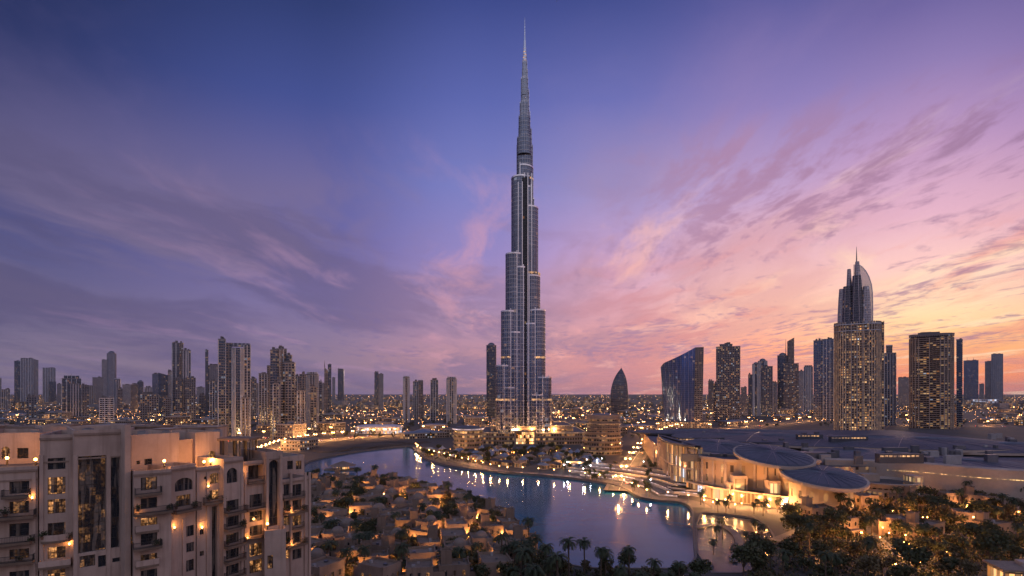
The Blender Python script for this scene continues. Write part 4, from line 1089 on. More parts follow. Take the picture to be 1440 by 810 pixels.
bF.win(293,665,310,680,'l',arch=True,grid=(3,2)); bF.win(287,670,291,674,'d',grid=(1,1)); bF.win(292,689,311,703,'l',grid=(3,2)); bF.balcony(285,316,705,1.3,round_=True)
bF.win(298,712,306,830,'d',grid=(1,14),rec=.9); bF.win(280,745,287,752,'d',grid=(1,1)); bF.win(280,775,287,782,'d',grid=(1,1))
bF.done()
bG = Bay(314.5,342,104.5,108,644,depth=12)
bG.win(319,658,334,679,'d',arch=True,grid=(3,3))
for i,(y0,y1,k) in enumerate(((703,718,'d'),(726,740,'d'),(750,764,'m'),(772,785,'d'),(794,808,'d'))): bG.win(318,y0,336,y1,k,grid=(3,2)); bG.balcony(314.5,341,y1+1.5,1.3)
bG.done()
bH = Bay(342.5,373,110,113.5,648,depth=12)
bH.win(349,652,370,675,'d',grid=(3,1),rec=2.0); bH.balcony(347,372,677,.7)
for y0,y1,k in ((695,713,'d'),(718,733,'d'),(739,753,'d'),(764,782,'l'),(787,805,'l')): bH.win(351,y0,369,y1,k,grid=(3,2))
bH.balcony(345,372,714.5,1.2); bH.balcony(345,372,754.5,1.4,round_=True)
bH.done()
bI = Bay(373.5,397,112.5,115,635,depth=12)
bI.win(378,647,392,740,'d',arch=True,grid=(2,8),rec=.7); bI.done()
bI2 = Bay(372,402,110.5,112.2,745,depth=4, wall=stucco); bI2.win(376,781,384,800,'m'); bI2.done()
bJ = Bay(397.5,437,115.5,121,672,depth=14)
for y0,y1,k in ((681,697,'d'),(703,717,'d'),(725,739,'m'),(748,763,'d'),(772,786,'l')): bJ.win(399,y0,407,y1,k,grid=(2,2)); bJ.win(411,y0,424,y1,'d' if k!='m' else 'l',grid=(3,2))
bJ.balcony(398,427,719,1.7); bJ.balcony(410,426,741,1.2,round_=True); bJ.balcony(398,428,765,1.5); bJ.balcony(397,426,699,.9)
bJ.done()
bK = Bay(397.5,428,124,128,641,depth=10, wall=stucco); bK.win(404,648,412,660,'d'); bK.win(416,648,424,660,'m'); bK.done()
# stair head and set-back penthouse behind bay A, with lit terrace
b0 = Bay(-70,56,97,100,609,depth=14, wall=stucco); b0.win(2,628,14,646,'l',arch=True); b0.win(24,630,40,648,'d'); b0.win(-40,628,-15,648,'d'); b0.done()
Bay(60,100,103,106,600,depth=9,wall=stucco).done()
# long roof behind
for a_, b_, Y_, tp_, w_ in ((-80,28,120,605,slab_m),(30,70,118,602,stucco),(73,142,124,600.5,slab_m),(144,183,117,602.5,stucco),(186,232,122,606,slab_m),(235,272,128,603,stucco),(276,312,130,604,slab_m)): Bay(a_,b_,Y_,Y_+2,tp_,depth=18,wall=w_).done()
# pilasters and string courses
def pil(bay, px, y0, y1, w=.5, o=.22, m=None):
    mb = MB(); u = bay.at(px, y0)[0]; z1 = bay.at(px, y0)[2]; z0 = bay.at(px, y1)[2] if y1 else bay.zb
    A = [bay.P(u-w/2,0,.004)[:2], bay.P(u-w/2,0,o)[:2], bay.P(u+w/2,0,o)[:2], bay.P(u+w/2,0,.004)[:2]]
    mb.prism(A, max(0,z0), z1, m or stucco, None, bottom=True); mb.build('pilaster', apt)
for b_, px in ((bA,48),(bB,58.5),(bB,100.5),(bC,106),(bC,152.5),(bE,242),(bE,258),(bF,278),(bF,292),(bF,312),(bG,340),(bH,345),(bI,375.5),(bI,395),(bJ,409),(bJ,429),(bJ,435)): pil(b_, px, 730 if b_ in (bE,) else (664 if b_ not in (bB,bC,bI) else 640), None)
def course(bay, y, h=.35, o=.18):
    z = bay.at((0 if bay is bA else 1) and 100 or 100, y)[2] if False else bay.zt-(y)
    mb = MB(); mb.prism([bay.P(-.02,0,.003)[:2], bay.P(-.02,0,o)[:2], bay.P(bay.L+.02,0,o)[:2], bay.P(bay.L+.02,0,.003)[:2]], z-h, z, stucco2, None, bottom=True); mb.build('cornice', apt)
for b_ in (bA,bB,bC,bD2,bE,bF,bG,bH,bJ): course(b_, .5)
for b_, y in ((bB,4.2),(bC,4.4),(bA,2.0),(bI,1.4)): course(b_, y, .25, .12)
# pergola on the roof terrace
pg = MB(); zr = ZY(619, 113); zf = ZY(641,113)
x0, x1 = (314-720)/F*113-OX, (352-720)/F*113-OX
for x in (x0+.4,(x0+x1)/2,x1-.4):
    for y in (112.2-OY,116.5-OY): pg.box((x-.14,y-.14,zf-1.5),(x+.14,y+.14,zr), frame_m)
pg.box((x0-.5,111.5-OY,zr),(x1+.5,117.2-OY,zr+.45), stucco3)
for i in range(8):
    x = x0+(x1-x0)*(i+.5)/8; pg.box((x-.06,116.3-OY,zf-1.2),(x+.06,116.42-OY,zr), frame_m)
pg.build('pergola', apt)
# roof plant, antenna, parapet pieces
def roof_item(px, Y, top, w, d, m, nm, base_py=None):
    mb = MB(); x = (px-720)/F*Y-OX; z1 = ZY(top,Y); z0 = z1-(3.2)
    mb.box((x-w/2,Y-OY,z0),(x+w/2,Y-OY+d,z1), m); mb.bands([(x-w/2,Y-OY),(x+w/2,Y-OY),(x+w/2,Y-OY+d),(x-w/2,Y-OY+d)], [z1-.25], .25, .12, stucco2); mb.build(nm, apt)
for px, Y, top, w, d in ((30,112,600,6,4),(72,118,598,5,4),(128,112,599.5,7,5),(150,120,597,5,4),(205,124,599,6,5),(225,118,603,4,4),(262,124,601,6,4),(290,126,600,5,4)):
    roof_item(px, Y, top, w, d, AW.choice([stucco, stucco3, slab_m, conc]), 'stair_head')
for px, Y, py in ((45,100,603),(118,97,602),(196,104,606),(231,106,605),(303,112,604),(262,110,615),(412,128,639)):
    mb = MB(); x = (px-720)/F*Y-OX; z = ZY(py,Y); mb.box((x-.7,Y-OY+.5,z-1.4),(x+.7,Y-OY+1.4,z-.1), conc); mb.lathe([(.01,z-.099),(.45,z-.09),(.5,z-.02),(.01,z-.015)], steel_d, 10, (x,Y-OY+.95,0)); mb.build('cooling_unit', apt)

# ================================================================== PODIUM AND CURVED BUILDINGS BELOW THE HUGE TOWER
podband = mat('podium_stone', (.24,.175,.14), .7, var=.3, scale=.1)
stone_lit = facade('podium_wall', (.25,.18,.135), (.10,.075,.05), .36, bw=3.2, fh=4.6, mu=.3, mv=.5, strength=1.6, warm=1.0, gmetal=.2)
def podium():
    t = thing('podium_building', 'stone terraces with lit edges and a golden entrance below the huge tower', 'building', (MX, MY, 0))
    def lx(px, Y): return (px-720)/F*Y-MX
    def poly(p0, p1, Y0, Y1, bulge=8):
        n = 14; P = []
        for i in range(n+1):
            f = i/n; P.append((lx(p0+(p1-p0)*f, Y0), Y0-MY-bulge*sin(pi*f)))
        P += [(lx(p1,Y0), Y1-MY), (lx(p0,Y0), Y1-MY)]
        return P
    P1 = poly(676, 826, 668, 790, 12); m = MB(); m.prism(P1, 0, 13.5, stone_lit, paving); m.bands(P1, [4.3,8.9], .5, .5, podband); m.build('lower_terrace', t)
    m = MB(); m.bands(P1, [13.6], .5, .3, strip_warm); m.build('edge_light', t)
    P2 = poly(690, 806, 684, 780, 9); m = MB(); m.prism(P2, 13.51, 20.5, stone_lit, paving); m.bands(P2, [16.6], .5, .4, podband); m.build('upper_terrace', t)
    m = MB(); m.bands(P2, [20.6], .5, .3, strip_warm); m.build('edge_light', t)
    P3 = poly(699, 778, 688, 760, 5); m = MB(); m.prism(P3, 20.52, 26.5, stone_lit, paving); m.build('lobby_tier', t)
    m = MB(); m.bands(P3, [26.6], .4, .3, strip_warm); m.build('edge_light', t)
    # portal
    Y = 652; a, b = lx(723, Y), lx(754, Y)
    m = MB()
    m.box((a,Y-MY,0),(a+2.2,Y-MY+9,15.5), podband); m.box((b-2.2,Y-MY,0),(b,Y-MY+9,15.5), podband); m.box((a,Y-MY-.5,15.51),(b,Y-MY+9,17), podband); m.build('portal', t)
    m = MB(); m.face([(a+2.2,Y-MY+4,0),(b-2.2,Y-MY+4,0),(b-2.2,Y-MY+4,15.5),(a+2.2,Y-MY+4,15.5)], facade('lobby_glass', (.2,.12,.05), (.5,.3,.12), .5, bw=2.2, fh=4.0, mu=.12, mv=.1, strength=5, warm=1.0), [(0,0),(b-a-4.4,0),(b-a-4.4,15.5),(0,15.5)]); m.build('lobby_glass', t)
    m = MB()
    for i in range(4): m.box((a-6+i*1.2,Y-MY-9+i*2,0.01+i*.5),(b+6-i*1.2,Y-MY-9+i*2+1.99+(3-i)*2,.5+i*.5), paving)
    m.build('entrance_steps', t)
podium()
def oval_bldg():
    Y0 = 600; X = (658.5-720)/F*Y0
    t = thing('oval_building', 'low oval building of lit floor bands with a grey disc roof', 'building', (X, Y0, 0))
    fm = facade('oval_wall', (.20,.16,.135), (.09,.075,.06), .5, bw=2.6, fh=4.4, mu=.14, mv=.5, strength=1.6, warm=1.0, gmetal=.3)
    P = ell(15, 19, 40); m = MB(); m.prism(P, 0, 22, fm, rooffelt); m.build('facade', t)
    m = MB(); m.bands(P, [4.4,8.8,13.2,17.6], 1.2, 1.2, podband); m.build('floor_banding', t)
    m = MB(); P = ell(16.5, 20.5, 40); m.prism(P, 21.9, 23.6, pier_m, mallroof, bottom=True); m.bands(P, [22.6], .5, .2, strip_white); m.build('roof_disc', t)
    m = MB(); m.lathe([(13,23.61),(12.5,24.6),(8,25.6),(3,26),(.01,26)], mallroof2, 30); m.build('roof_dome', t)
    TOWERXY.append((X, Y0, 24))
oval_bldg()
def curved_bldg():
    Y0 = 566; X = (846-720)/F*Y0
    t = thing('curved_building', 'brown curved building of swooping terraces between the huge tower and the sail tower', 'building', (X, Y0, 0))
    fm = facade('curved_wall', (.17,.125,.105), (.06,.055,.055), .24, bw=2.6, fh=4.0, mu=.25, mv=.45, strength=1.4, warm=1.0, gmetal=.3)
    for i in range(8):
        z0, z1 = i*4.4, (i+1)*4.4-.02
        rx, ry = 19.5-i*.55, 17-i*.5; P = ell(rx, ry, 36, i*.35, i*.3)
        m = MB(); m.prism(P, z0+.01, z1, fm, slab_m); o = m.build('terrace_storey', t)
        m = MB(); m.bands(P, [z1-.9], .9, 1.5, podband); m.build('terrace_parapet', o)
        if i in (0, 3, 6): m = MB(); m.bands(offset(P, 1.2), [z1-1.15], .22, .2, strip_warm); m.build('strip_light', o)
    P = ell(16, 13.5, 36, 2.6, 2); m = MB(); m.prism(P, 35.2, 38.5, podband, mallroof, bottom=True); m.build('roof_slab', t)
    TOWERXY.append((X, Y0, 26))
curved_bldg()
# stepped terraces with strip lights, curving down to the mall corner
for i, (d, z, m_) in enumerate(((17,1.0,strip_white),(26,2.0,strip_white),(34,3.0,strip_warm),(44,4.0,strip_white),(55,5.0,strip_warm))):
    pts = [p for p in shift(FAR, d) if PX(*p)[0] > (812-8*i) and p[1] > 330]
    mb = MB(); wid = 6.5; a = shift(pts, -wid/2); b = shift(pts, wid/2)
    for (p,q_),(r,s_) in zip(zip(a, a[1:]), zip(b, b[1:])):
        mb.face([(*p,z),(*q_,z),(*s_,z),(*r,z)], paving); mb.face([(*p,0),(*q_,0),(*q_,z),(*p,z)], conc); mb.face([(*s_,0),(*r,0),(*r,z),(*s_,z)], conc)
    t = mb.build('terrace_step'); tag(t, ['lowest','second','third','fourth','topmost'][i]+' of the curved stone terraces with light strips above the far promenade', 'terrace', 'curved stone terraces')
    mb = MB()
    for kk, (p,q_) in enumerate(zip(a, a[1:])):
        
        dv = (Vector(q_)-Vector(p)).normalized(); nn = Vector((dv.y,-dv.x))*.12
        mb.face([(p[0]+nn.x,p[1]+nn.y,z-.35),(q_[0]+nn.x,q_[1]+nn.y,z-.35),(q_[0]+nn.x,q_[1]+nn.y,z+.02),(p[0]+nn.x,p[1]+nn.y,z+.02)], m_)
        mb.face([(p[0]+nn.x,p[1]+nn.y,z+.02),(q_[0]+nn.x,q_[1]+nn.y,z+.02),(*q_,z+.02),(*p,z+.02)], m_)
    mb.build('strip_light', t)

# ================================================================== SHOPPING MALL (right)
def mall():
    t = thing('shopping_mall', 'sprawling mall with tan pilastered walls and dark curved roofs beside the lake', 'building', (110, 330, 0))
    ox, oy = 110, 330
    def L(px, Y): return ((px-720)/F*Y-ox, Y-oy)
    def wallrun(pts, z0, z1, m, nm, rm=None):
        mb = MB(); mb.prism(pts, z0, z1, m, rm or mallroof); return mb.build(nm, t), mb
    tan_w = facade('mall_wall', (.44,.30,.20), (.10,.07,.05), .25, bw=6.0, fh=7.0, mu=.7, mv=.45, strength=1.8, warm=1.0, gmetal=.1)
    glass_w = facade('mall_glass', (.25,.20,.14), (.18,.13,.08), .75, bw=2.2, fh=6.5, mu=.2, mv=.08, strength=1.5, warm=.85, gmetal=.2)
    # main tan hall
    P = [L(989,338),L(1020,322),L(1062,316),L(1112,300),L(1150,318),L(1140,420),L(1000,430)]
    P[5] = (P[4][0]+8, 100); P[6] = (P[0][0]-2, 100)
    wallrun(P, 0, 22.5, tan_w, 'hall_wall', mallroof)
    mb = MB(); mb.ribs(P, 7.5, 1.6, 1.0, 0, 21, mallbeige, corners=True); mb.build('pilaster', t)
    mb = MB(); mb.bands(P, [21.2], 1.6, 1.6, mallbeige); mb.bands(P, [7.0], .7, .9, mallbeige); mb.build('cornice', t)
    # glazed corner block at left
    Q = [L(938,392),L(948,372),L(966,356),L(988,345),(P[0][0]-1,14),(P[0][0]-1,100),(L(938,392)[0]+6,110)]
    wallrun(Q, 0, 27, glass_w, 'glass_corner', mallroof)
    mb = MB(); mb.ribs(Q, 6, .9, .8, 0, 26, mallbeige, corners=True); mb.bands(Q, [26.8], 1.2, 3.0, mallroof); mb.bands(Q, [12.5], 1.0, .8, mallbeige); mb.build('glass_corner_frame', t)
    # lit doorway and recesses in the tan hall
    for px, Y, w_, h_ in ((1040,315,6,13),(1030,316.5,3,9),(1088,304,5,12)):
        x, y = L(px, Y); mb = MB(); mb.box((x-w_/2-.8,y-1.6,0),(x-w_/2,y+4,h_), mallbeige); mb.box((x+w_/2,y-1.6,0),(x+w_/2+.8,y+4,h_), mallbeige); mb.box((x-w_/2-.8,y-1.7,h_+.01),(x+w_/2+.8,y+4,h_+1.4), mallbeige); o = mb.build('doorway', t)
        mb = MB(); mb.box((x-w_/2,y-1.1,.01),(x+w_/2,y-.9,h_-.01), glass_w); mb.build('door_glass', o)
    # rounded base arcade
    A = [L(965,346),L(985,333),L(1005,322),L(1060,306),L(1110,292),L(1112,300),L(1062,315.5),L(1020,321.5),L(989,337)]
    mb = MB(); mb.prism(A, 0, 6.2, glass_w, paving); mb.bands(A, [6.0], .9, .7, mallbeige); mb.build('arcade', t)
    # big roof plates behind
    def plate(px, py, z, rx, ry, m, nm='roof_plate', dome=3.0, rz=0, rim=True, n=44, tilt=0.0):
        Y = (CZ-z)*F/(py-HZ); x, y = L(px, Y)
        mb = MB(); c, s_ = cos(rz), sin(rz); secs = []
        for f, h in ((1,-1.6),(1.005,0),(.93,.5),(.7,dome*.55),(.4,dome*.87),(.12,dome)):
            secs.append(([(x+c*a*f-s_*b*f, y+s_*a*f+c*b*f) for a, b in ell(rx, ry, n)], z+h))
        secs_ = []
        def TZ(p, z_): return (p[0], p[1], z_+(p[1]-y)*tan(radians(tilt)))
        for (pa, za), (pb, zb_) in zip(secs, secs[1:]):
            for i in range(n):
                j = (i+1)%n; mb.face([TZ(pa[i],za),TZ(pa[j],za),TZ(pb[j],zb_),TZ(pb[i],zb_)], m)
        mb.face([TZ(p, secs[-1][1]) for p in secs[-1][0]], m); mb.face([TZ(p, z-1.6) for p in reversed(secs[0][0])], m)
        for k_ in range(0, n, 2 if n < 60 else 3):
            mb.tube([TZ(P_[k_], z_+.06) for P_, z_ in secs[1:]], .17, steel_d, 4, cap=False)
        o = mb.build(nm, t, smooth=False)
        if rim:
            mb = MB(); E = [(x+c*a-s_*b, y+s_*a+c*b) for a, b in ell(rx*1.0, ry*1.0, n)]; 
            E2 = offset(E, 1.3)
            for i in range(n):
                j = (i+1)%n; mb.face([TZ(E2[i],z-1.7),TZ(E2[j],z-1.7),TZ(E2[j],z-.2),TZ(E2[i],z-.2)], mallbeige); mb.face([TZ(E2[i],z-.2),TZ(E2[j],z-.2),TZ(E[j],z-.2),TZ(E[i],z-.2)], mallbeige); mb.face([TZ(E[i],z-1.7),TZ(E[j],z-1.7),TZ(E2[j],z-1.7),TZ(E2[i],z-1.7)], mallbeige)
            mb.build('roof_rim', o)
        return o
    plate(1010, 627, 26.5, 21, 24, mallroof2, dome=1.6, tilt=6)
    plate(1087, 639, 26.3, 18.5, 24, mallroof2, dome=1.8, tilt=8)
    plate(1157, 668, 19.5, 17.5, 21, mallroof2, dome=1.6, tilt=8)
    mb = MB(); x_, y_ = L(1157, 40.5*F/(668-HZ)); mb.prism(ell(14, 15, 32, x_, y_+2), 0, 15.4, tan_w); mb.build('drum', t)
    plate(1060, 614, 22, 70, 60, mallroof, dome=2, rim=False)
    plate(1160, 619, 21, 75, 62, mallroof, dome=3, rz=.2)
    plate(1270, 622, 21.5, 80, 60, mallroof, dome=4, rz=-.1)
    plate(1385, 628, 20, 80, 48, mallroof, dome=3)
    plate(1340, 650, 17.5, 38, 42, mallroof2, dome=2)
    plate(1230, 640, 19.5, 34, 48, mallroof2, dome=2.5)
    plate(1010, 607, 20, 90, 40, mallroof, dome=2, rim=False)
    # hall volumes under the plates
    H = [L(1140,330),L(1200,330),L(1290,332),L(1450,335),(330,60),(330,330),(40,330),(10,150)]
    wallrun(H, 0, 17.3, tan_w, 'east_hall', mallroof)
    mb = MB(); mb.ribs(H, 9, 1.4, .8, 0, 16.5, mallbeige, corners=True); mb.build('pilaster', t)
    # skylight strips and small roof boxes
    r = random.Random(8)
    for i in range(98):
        px, py = r.uniform(960, 1430), r.uniform(604, 650); z = 25; Y = (CZ-z)*F/(py-HZ); x, y = L(px, Y)
        if y < -5: continue
        a, b = r.uniform(.7,3.2)*(3 if i % 9 == 0 else 1), r.uniform(.7,2.2); mb = MB(); h = r.uniform(.1,1.4); mb.box((x-a,y-b,19),(x+a,y+b,z+h-2), r.choice([conc_d,steel_d,conc,mallroof2])); mb.build('roof_unit', t)
    for (px, py, w_) in ((985,617,16),(1000,616.5,10),(1140,612,10),(1195,615,14),(1268,640,12)):
        z = 26.5; Y = (CZ-z)*F/(py-HZ); x, y = L(px, Y); mb = MB(); mb.box((x-w_,y,22),(x+w_,y+4,z+.6), mallroof); o = mb.build('skylight', t)
        mb = MB(); [mb.box((x-w_+.4+k*2.4,y-.12,z-1.0),(x-w_+2.2+k*2.4,y-.01,z-.1), strip_warm) for k in range(int((2*w_-1)/2.4))]; mb.build('skylight_glass', o)
    # sloping screen wall lit yellow along the east roof edge
    pts = curve([L(1160,338),L(1230,331),L(1300,318),L(1370,300),L(1450,287)], 8)
    mb = MB(); 
    for (a, b) in zip(pts, pts[1:]):
        d = (Vector(b)-Vector(a)).normalized(); nn = Vector((-d.y, d.x))*3
        mb.face([(*a,0),(*b,0),(*b,20.5),(*a,20.5)], mallbeige); mb.face([(*a,20.5),(*b,20.5),(b[0]+nn.x,b[1]+nn.y,21.2),(a[0]+nn.x,a[1]+nn.y,21.2)], mallbeige)
        mb.face([(b[0]+nn.x,b[1]+nn.y,0),(a[0]+nn.x,a[1]+nn.y,0),(a[0]+nn.x,a[1]+nn.y,21.2),(b[0]+nn.x,b[1]+nn.y,21.2)], mallbeige)
    mb.build('screen_wall', t)
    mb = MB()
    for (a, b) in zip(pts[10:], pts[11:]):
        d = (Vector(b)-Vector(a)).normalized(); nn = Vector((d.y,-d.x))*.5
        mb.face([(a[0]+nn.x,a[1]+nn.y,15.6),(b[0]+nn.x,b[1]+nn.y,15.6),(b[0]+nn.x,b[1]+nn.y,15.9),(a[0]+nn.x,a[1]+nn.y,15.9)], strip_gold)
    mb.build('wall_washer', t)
    return t
mall()
def pavilion():
    x, y, _ = G(1243, 706); t = thing('round_pavilion', 'round rimmed pavilion with lit edge in front of the mall', 'building', (x, y, 0))
    wm_ = facade('pavilion_wall', (.36,.27,.21), (.1,.08,.06), .4, bw=2.6, fh=4, mu=.4, mv=.4, strength=1.4, warm=1)
    m = MB(); m.prism(ell(15,14,36), 0, 11, wm_, rooffelt); m.build('drum', t)
    m = MB(); m.lathe([(15.4,9.5),(17,12),(16.4,12.3),(14.6,10.6),(.01,10.9)], mallbeige, 40); m.build('rim', t)
    m = MB(); m.lathe([(16.0,11.7),(16.3,11.95)], strip_gold, 40); m.build('rim_light', t)
    m = MB(); m.box((-10,2,11),(-1,9,15), mallbeige); m.box((8,-12,0),(13,-4,16), wm_); m.build('stair_tower', t)
pavilion()
def kiosk():
    x, y, _ = G(1428, 822); t = thing('kiosk', 'small building with a flat canopy roof and glowing glass front at the bottom right corner', 'building', (x, y, 0), radians(-12))
    gl = facade('kiosk_glass', (.2,.16,.1), (.35,.24,.1), .9, bw=1.6, fh=4.6, mu=.1, mv=.1, strength=1.6, warm=1.0, gmetal=.1)
    m = MB(); m.box((-5,-4,0),(9,5,5.2), gl); m.build('glass_hall', t)
    m = MB(); m.box((-6,-5,5.21),(10,6,5.8), stucco2); m.build('canopy', t)
    m = MB(); 
    for xx in (-5.6,-.5,4.5,9.5): m.box((xx-.2,-4.8,0),(xx+.2,-4.4,5.2), stucco2)
    m.build('column_row', t)
    m = MB(); m.box((2,0,5.81),(6,4,7), conc); m.build('roof_unit', t)
kiosk()
def hall():
    x, y, _ = G(533, 609); t = thing('exhibition_hall', 'long low hall with a white-lit front on the far bank left of the huge tower', 'building', (x, y, 0))
    m = MB(); P = rrect(66, 34, 12, 5); m.prism(P, 0, 9, facade('hall_glass', (.4,.4,.45), (.3,.32,.4), .9, bw=3, fh=4.4, mu=.25, mv=.25, strength=1.4, warm=.25), mallroof); m.build('facade', t)
    m = MB(); m.loft([(rrect(72,40,14,5),9.01),(rrect(72,40,14,5),10.2),(rrect(50,26,10,5),12.5)], mat('white_roof', (.5,.5,.55), .5), MATS['white_roof']); m.build('roof', t)
    TOWERXY.append((x, y, 42))
    x, y, _ = G(1385, 573); t = thing('exhibition_hall', 'bright white-lit box below the last tower at the far right', 'building', (x, y, 0))
    m = MB(); m.prism(rect(80,40), 0, 34, facade('white_hall_glass', (.5,.5,.5), (.5,.5,.55), 1, bw=9, fh=9, mu=.1, mv=.1, strength=1.0, warm=.2), mallroof); m.build('facade', t)
    m = MB(); m.bands(rect(80,40), [34], 1.5, 2, pier_m); m.build('roof', t)
    TOWERXY.append((x, y, 60))
hall()
def raft():
    x, y, _ = G(482, 659); t = thing('floating_pavilion', 'floating restaurant pavilion with warm lamps at the left end of the lake', 'pavilion', (x, y, -1.0))
    m = MB(); m.prism(ell(15,6,28), 0, .9, slab_m, paving); m.build('deck', t)
    m = MB()
    for i in range(10):
        a = 2*pi*i/10; m.tube([(9*cos(a),3.8*sin(a),.9),(9*cos(a),3.8*sin(a),3.6)], .14, frame_m, 5)
    m.build('post_ring', t)
    m = MB(); m.lathe([(10.5,0),(6,1.6),(1.5,3.2),(.01,3.6)], stucco3, 12, (0,0,3.6)); m.build('roof', t)
    m = MB(); m.prism(ell(5,2.4,16), .91, 3.4, facade('raft_glass', (.3,.2,.1), (.5,.3,.12), .9, bw=1.2, fh=2.6, mu=.15, mv=.1, strength=2.5, warm=1), rooffelt); m.build('lit_room', t)
raft()
# ================================================================== REPEATS: prototypes, then copies
OCC = [(x, y, r) for x, y, r in TOWERXY]
ROADS = [(r1,16),(r2,18),(r3,15),(r4,18),(r5,10),(r6,16),(r7,8)]
def near_line(p, pts, d):
    for a, b in zip(pts, pts[1:]):
        ax, ay = a; bx, by = b[0]-ax, b[1]-ay; L2 = bx*bx+by*by
        t = max(0, min(1, ((p[0]-ax)*bx+(p[1]-ay)*by)/max(L2,1e-6)))
        if hypot(p[0]-ax-bx*t, p[1]-ay-by*t) < d: return True
    return False
mall_zone = [G(*q)[:2] for q in [(915,690),(930,640),(945,608),(1010,599.5),(1100,600),(1300,599),(1460,600),(1460,690),(1300,690),(1220,712),(1140,712),(1100,722),(985,716)]]
bank_zone = [G(*q)[:2] for q in [(425,642),(428,622),(540,617.5),(615,619),(625,626),(580,630),(500,640)]]
def free(p, r, roads=True, mallok=False):
    if inside(p, lake) or inside(p, basin): return False
    if min(hypot(p[0]-a[0], p[1]-a[1]) for a in lake[::2]) < r+1.5: return False
    if roads and any(near_line(p, pts, w_+r*.7) for pts, w_ in ROADS): return False
    if not mallok and inside(p, mall_zone): return False
    if inside(p, bank_zone): return False
    for x, y, q_ in OCC:
        if abs(p[0]-x) < q_+r and abs(p[1]-y-q_*.5) < q_+r: return False
    return True
class Grid:
    def __init__(s, cell=25): s.c = cell; s.d = {}
    def ok(s, p, r):
        i, j = int(p[0]//s.c), int(p[1]//s.c); k = int(60//s.c)+1
        for a in range(i-k, i+k+1):
            for b in range(j-k, j+k+1):
                for (x, y, q_) in s.d.get((a,b), ()):
                    if hypot(x-p[0], y-p[1]) < q_+r: return False
        return True
    def add(s, p, r): s.d.setdefault((int(p[0]//s.c), int(p[1]//s.c)), []).append((p[0],p[1],r))
OG = Grid()

# ------------------------------------------------ low city blocks
def low_block(kind, rnd):
    w, d = rnd.uniform(22,44), rnd.uniform(16,30); h = rnd.choice([2,3,3,4,5,6,8])*3.5
    if kind == 2: h = rnd.uniform(5,8); w *= 1.4
    t = thing('low_block', '', 'building')
    fm = [F_low, F_lowd, F_low][kind]
    P = rect(w, d)
    m = MB(); m.prism(P, 0, h, fm, rooffelt); m.build('facade', t)
    m = MB(); m.bands(P, [h-.1], 1.1, .2, conc)
    inn = offset(P, -.35)
    for i in range(4):
        j = (i+1)%4; m.face([(*inn[i],h+1),(*P[i],h+1),(*P[j],h+1),(*inn[j],h+1)], conc); m.face([(*inn[j],h),(*inn[i],h),(*inn[i],h+1),(*inn[j],h+1)], conc)
    m.build('parapet', t)
    m = MB()
    if kind == 2: m.loft([(rect(w*.86,d*.8),h+.01),(rect(w*.8,d*.7),h+1.6),(rect(w*.5,d*.2),h+2.6)], bluecanvas)
    else:
        for _ in range(4):
            x, y, e, f = rnd.uniform(-.35,.35)*w, rnd.uniform(-.3,.3)*d, rnd.uniform(1.2,4), rnd.uniform(1.2,3)
            m.box((x-e,y-f,h+.005),(x+e,y+f,h+rnd.uniform(1.2,3.5)), rnd.choice([conc,conc_d,steel_d]))
    m.build('roof_unit', t)
    return t, hypot(w, d)/2
KR = random.Random(21)
kinds = [('pale low-rise block', 0), ('dark low-rise block', 1), ('blue-grey-roofed shed', 2)]
protos = []
for kname, k in kinds:
    for v in range(5):
        t, r = low_block(k, KR); protos.append((t, r, ['tall ','long ','square ','narrow ','plain '][v]+kname))
CM = child_map()
used = set(); cnt = 0
def place(proto, x, y, rz, desc, group):
    t = proto if proto.name not in used else copy_tree(proto, CM)
    used.add(proto.name); t.location = (x, y, 0); t.rotation_euler = (0,0,rz); pend(t, desc, group, x, y); return t
tries = 0
while cnt < 235 and tries < 6000:
    tries += 1
    py = HZ+ (KR.random()**1.25)*50+14 if KR.random() < .8 else KR.uniform(600,640)
    px = KR.uniform(-30, 1470)
    if py > 612 and not (880 < px < 930 or 385 < px < 640): continue
    x, y, _ = G(px, py)
    if y > 3600: continue
    pr_, r, d = KR.choice(protos)
    if not free((x,y), r) or not OG.ok((x,y), r*.8): continue
    OG.add((x,y), r*.8); place(pr_, x, y, KR.choice([0,.2,-.3,.5,pi/2])+KR.uniform(-.05,.05), d, 'low-rise blocks of the city plain'); cnt += 1
    if y > 600 and KR.random() < 0: pass
# far town: too many to count, one mass reaching the horizon
ft = MB()
FTM = [F_low, F_lowd, F_pale]
for i in range(2600):
    py = HZ+3.2+KR.random()**1.6*24; px = KR.uniform(-60, 1500); x, y, _ = G(px, py)
    if y < 2000 or not all(hypot(x-a, y-b) > c*1.2 for a, b, c in TOWERXY): continue
    w_, d_, h = KR.uniform(14,60), KR.uniform(14,40), KR.choice([5,7,9,12,16,24])*KR.uniform(.8,1.3)
    a = KR.choice([0,.3,-.4]); P = [(x+p[0], y+p[1]) for p in rot(rect(w_,d_), a)]
    ft.prism(P, 0, h, KR.choice(FTM), rooffelt)
tag(ft.build('far_town'), 'low far town of lit blocks spread over the plain to the horizon', 'town', kind='stuff')

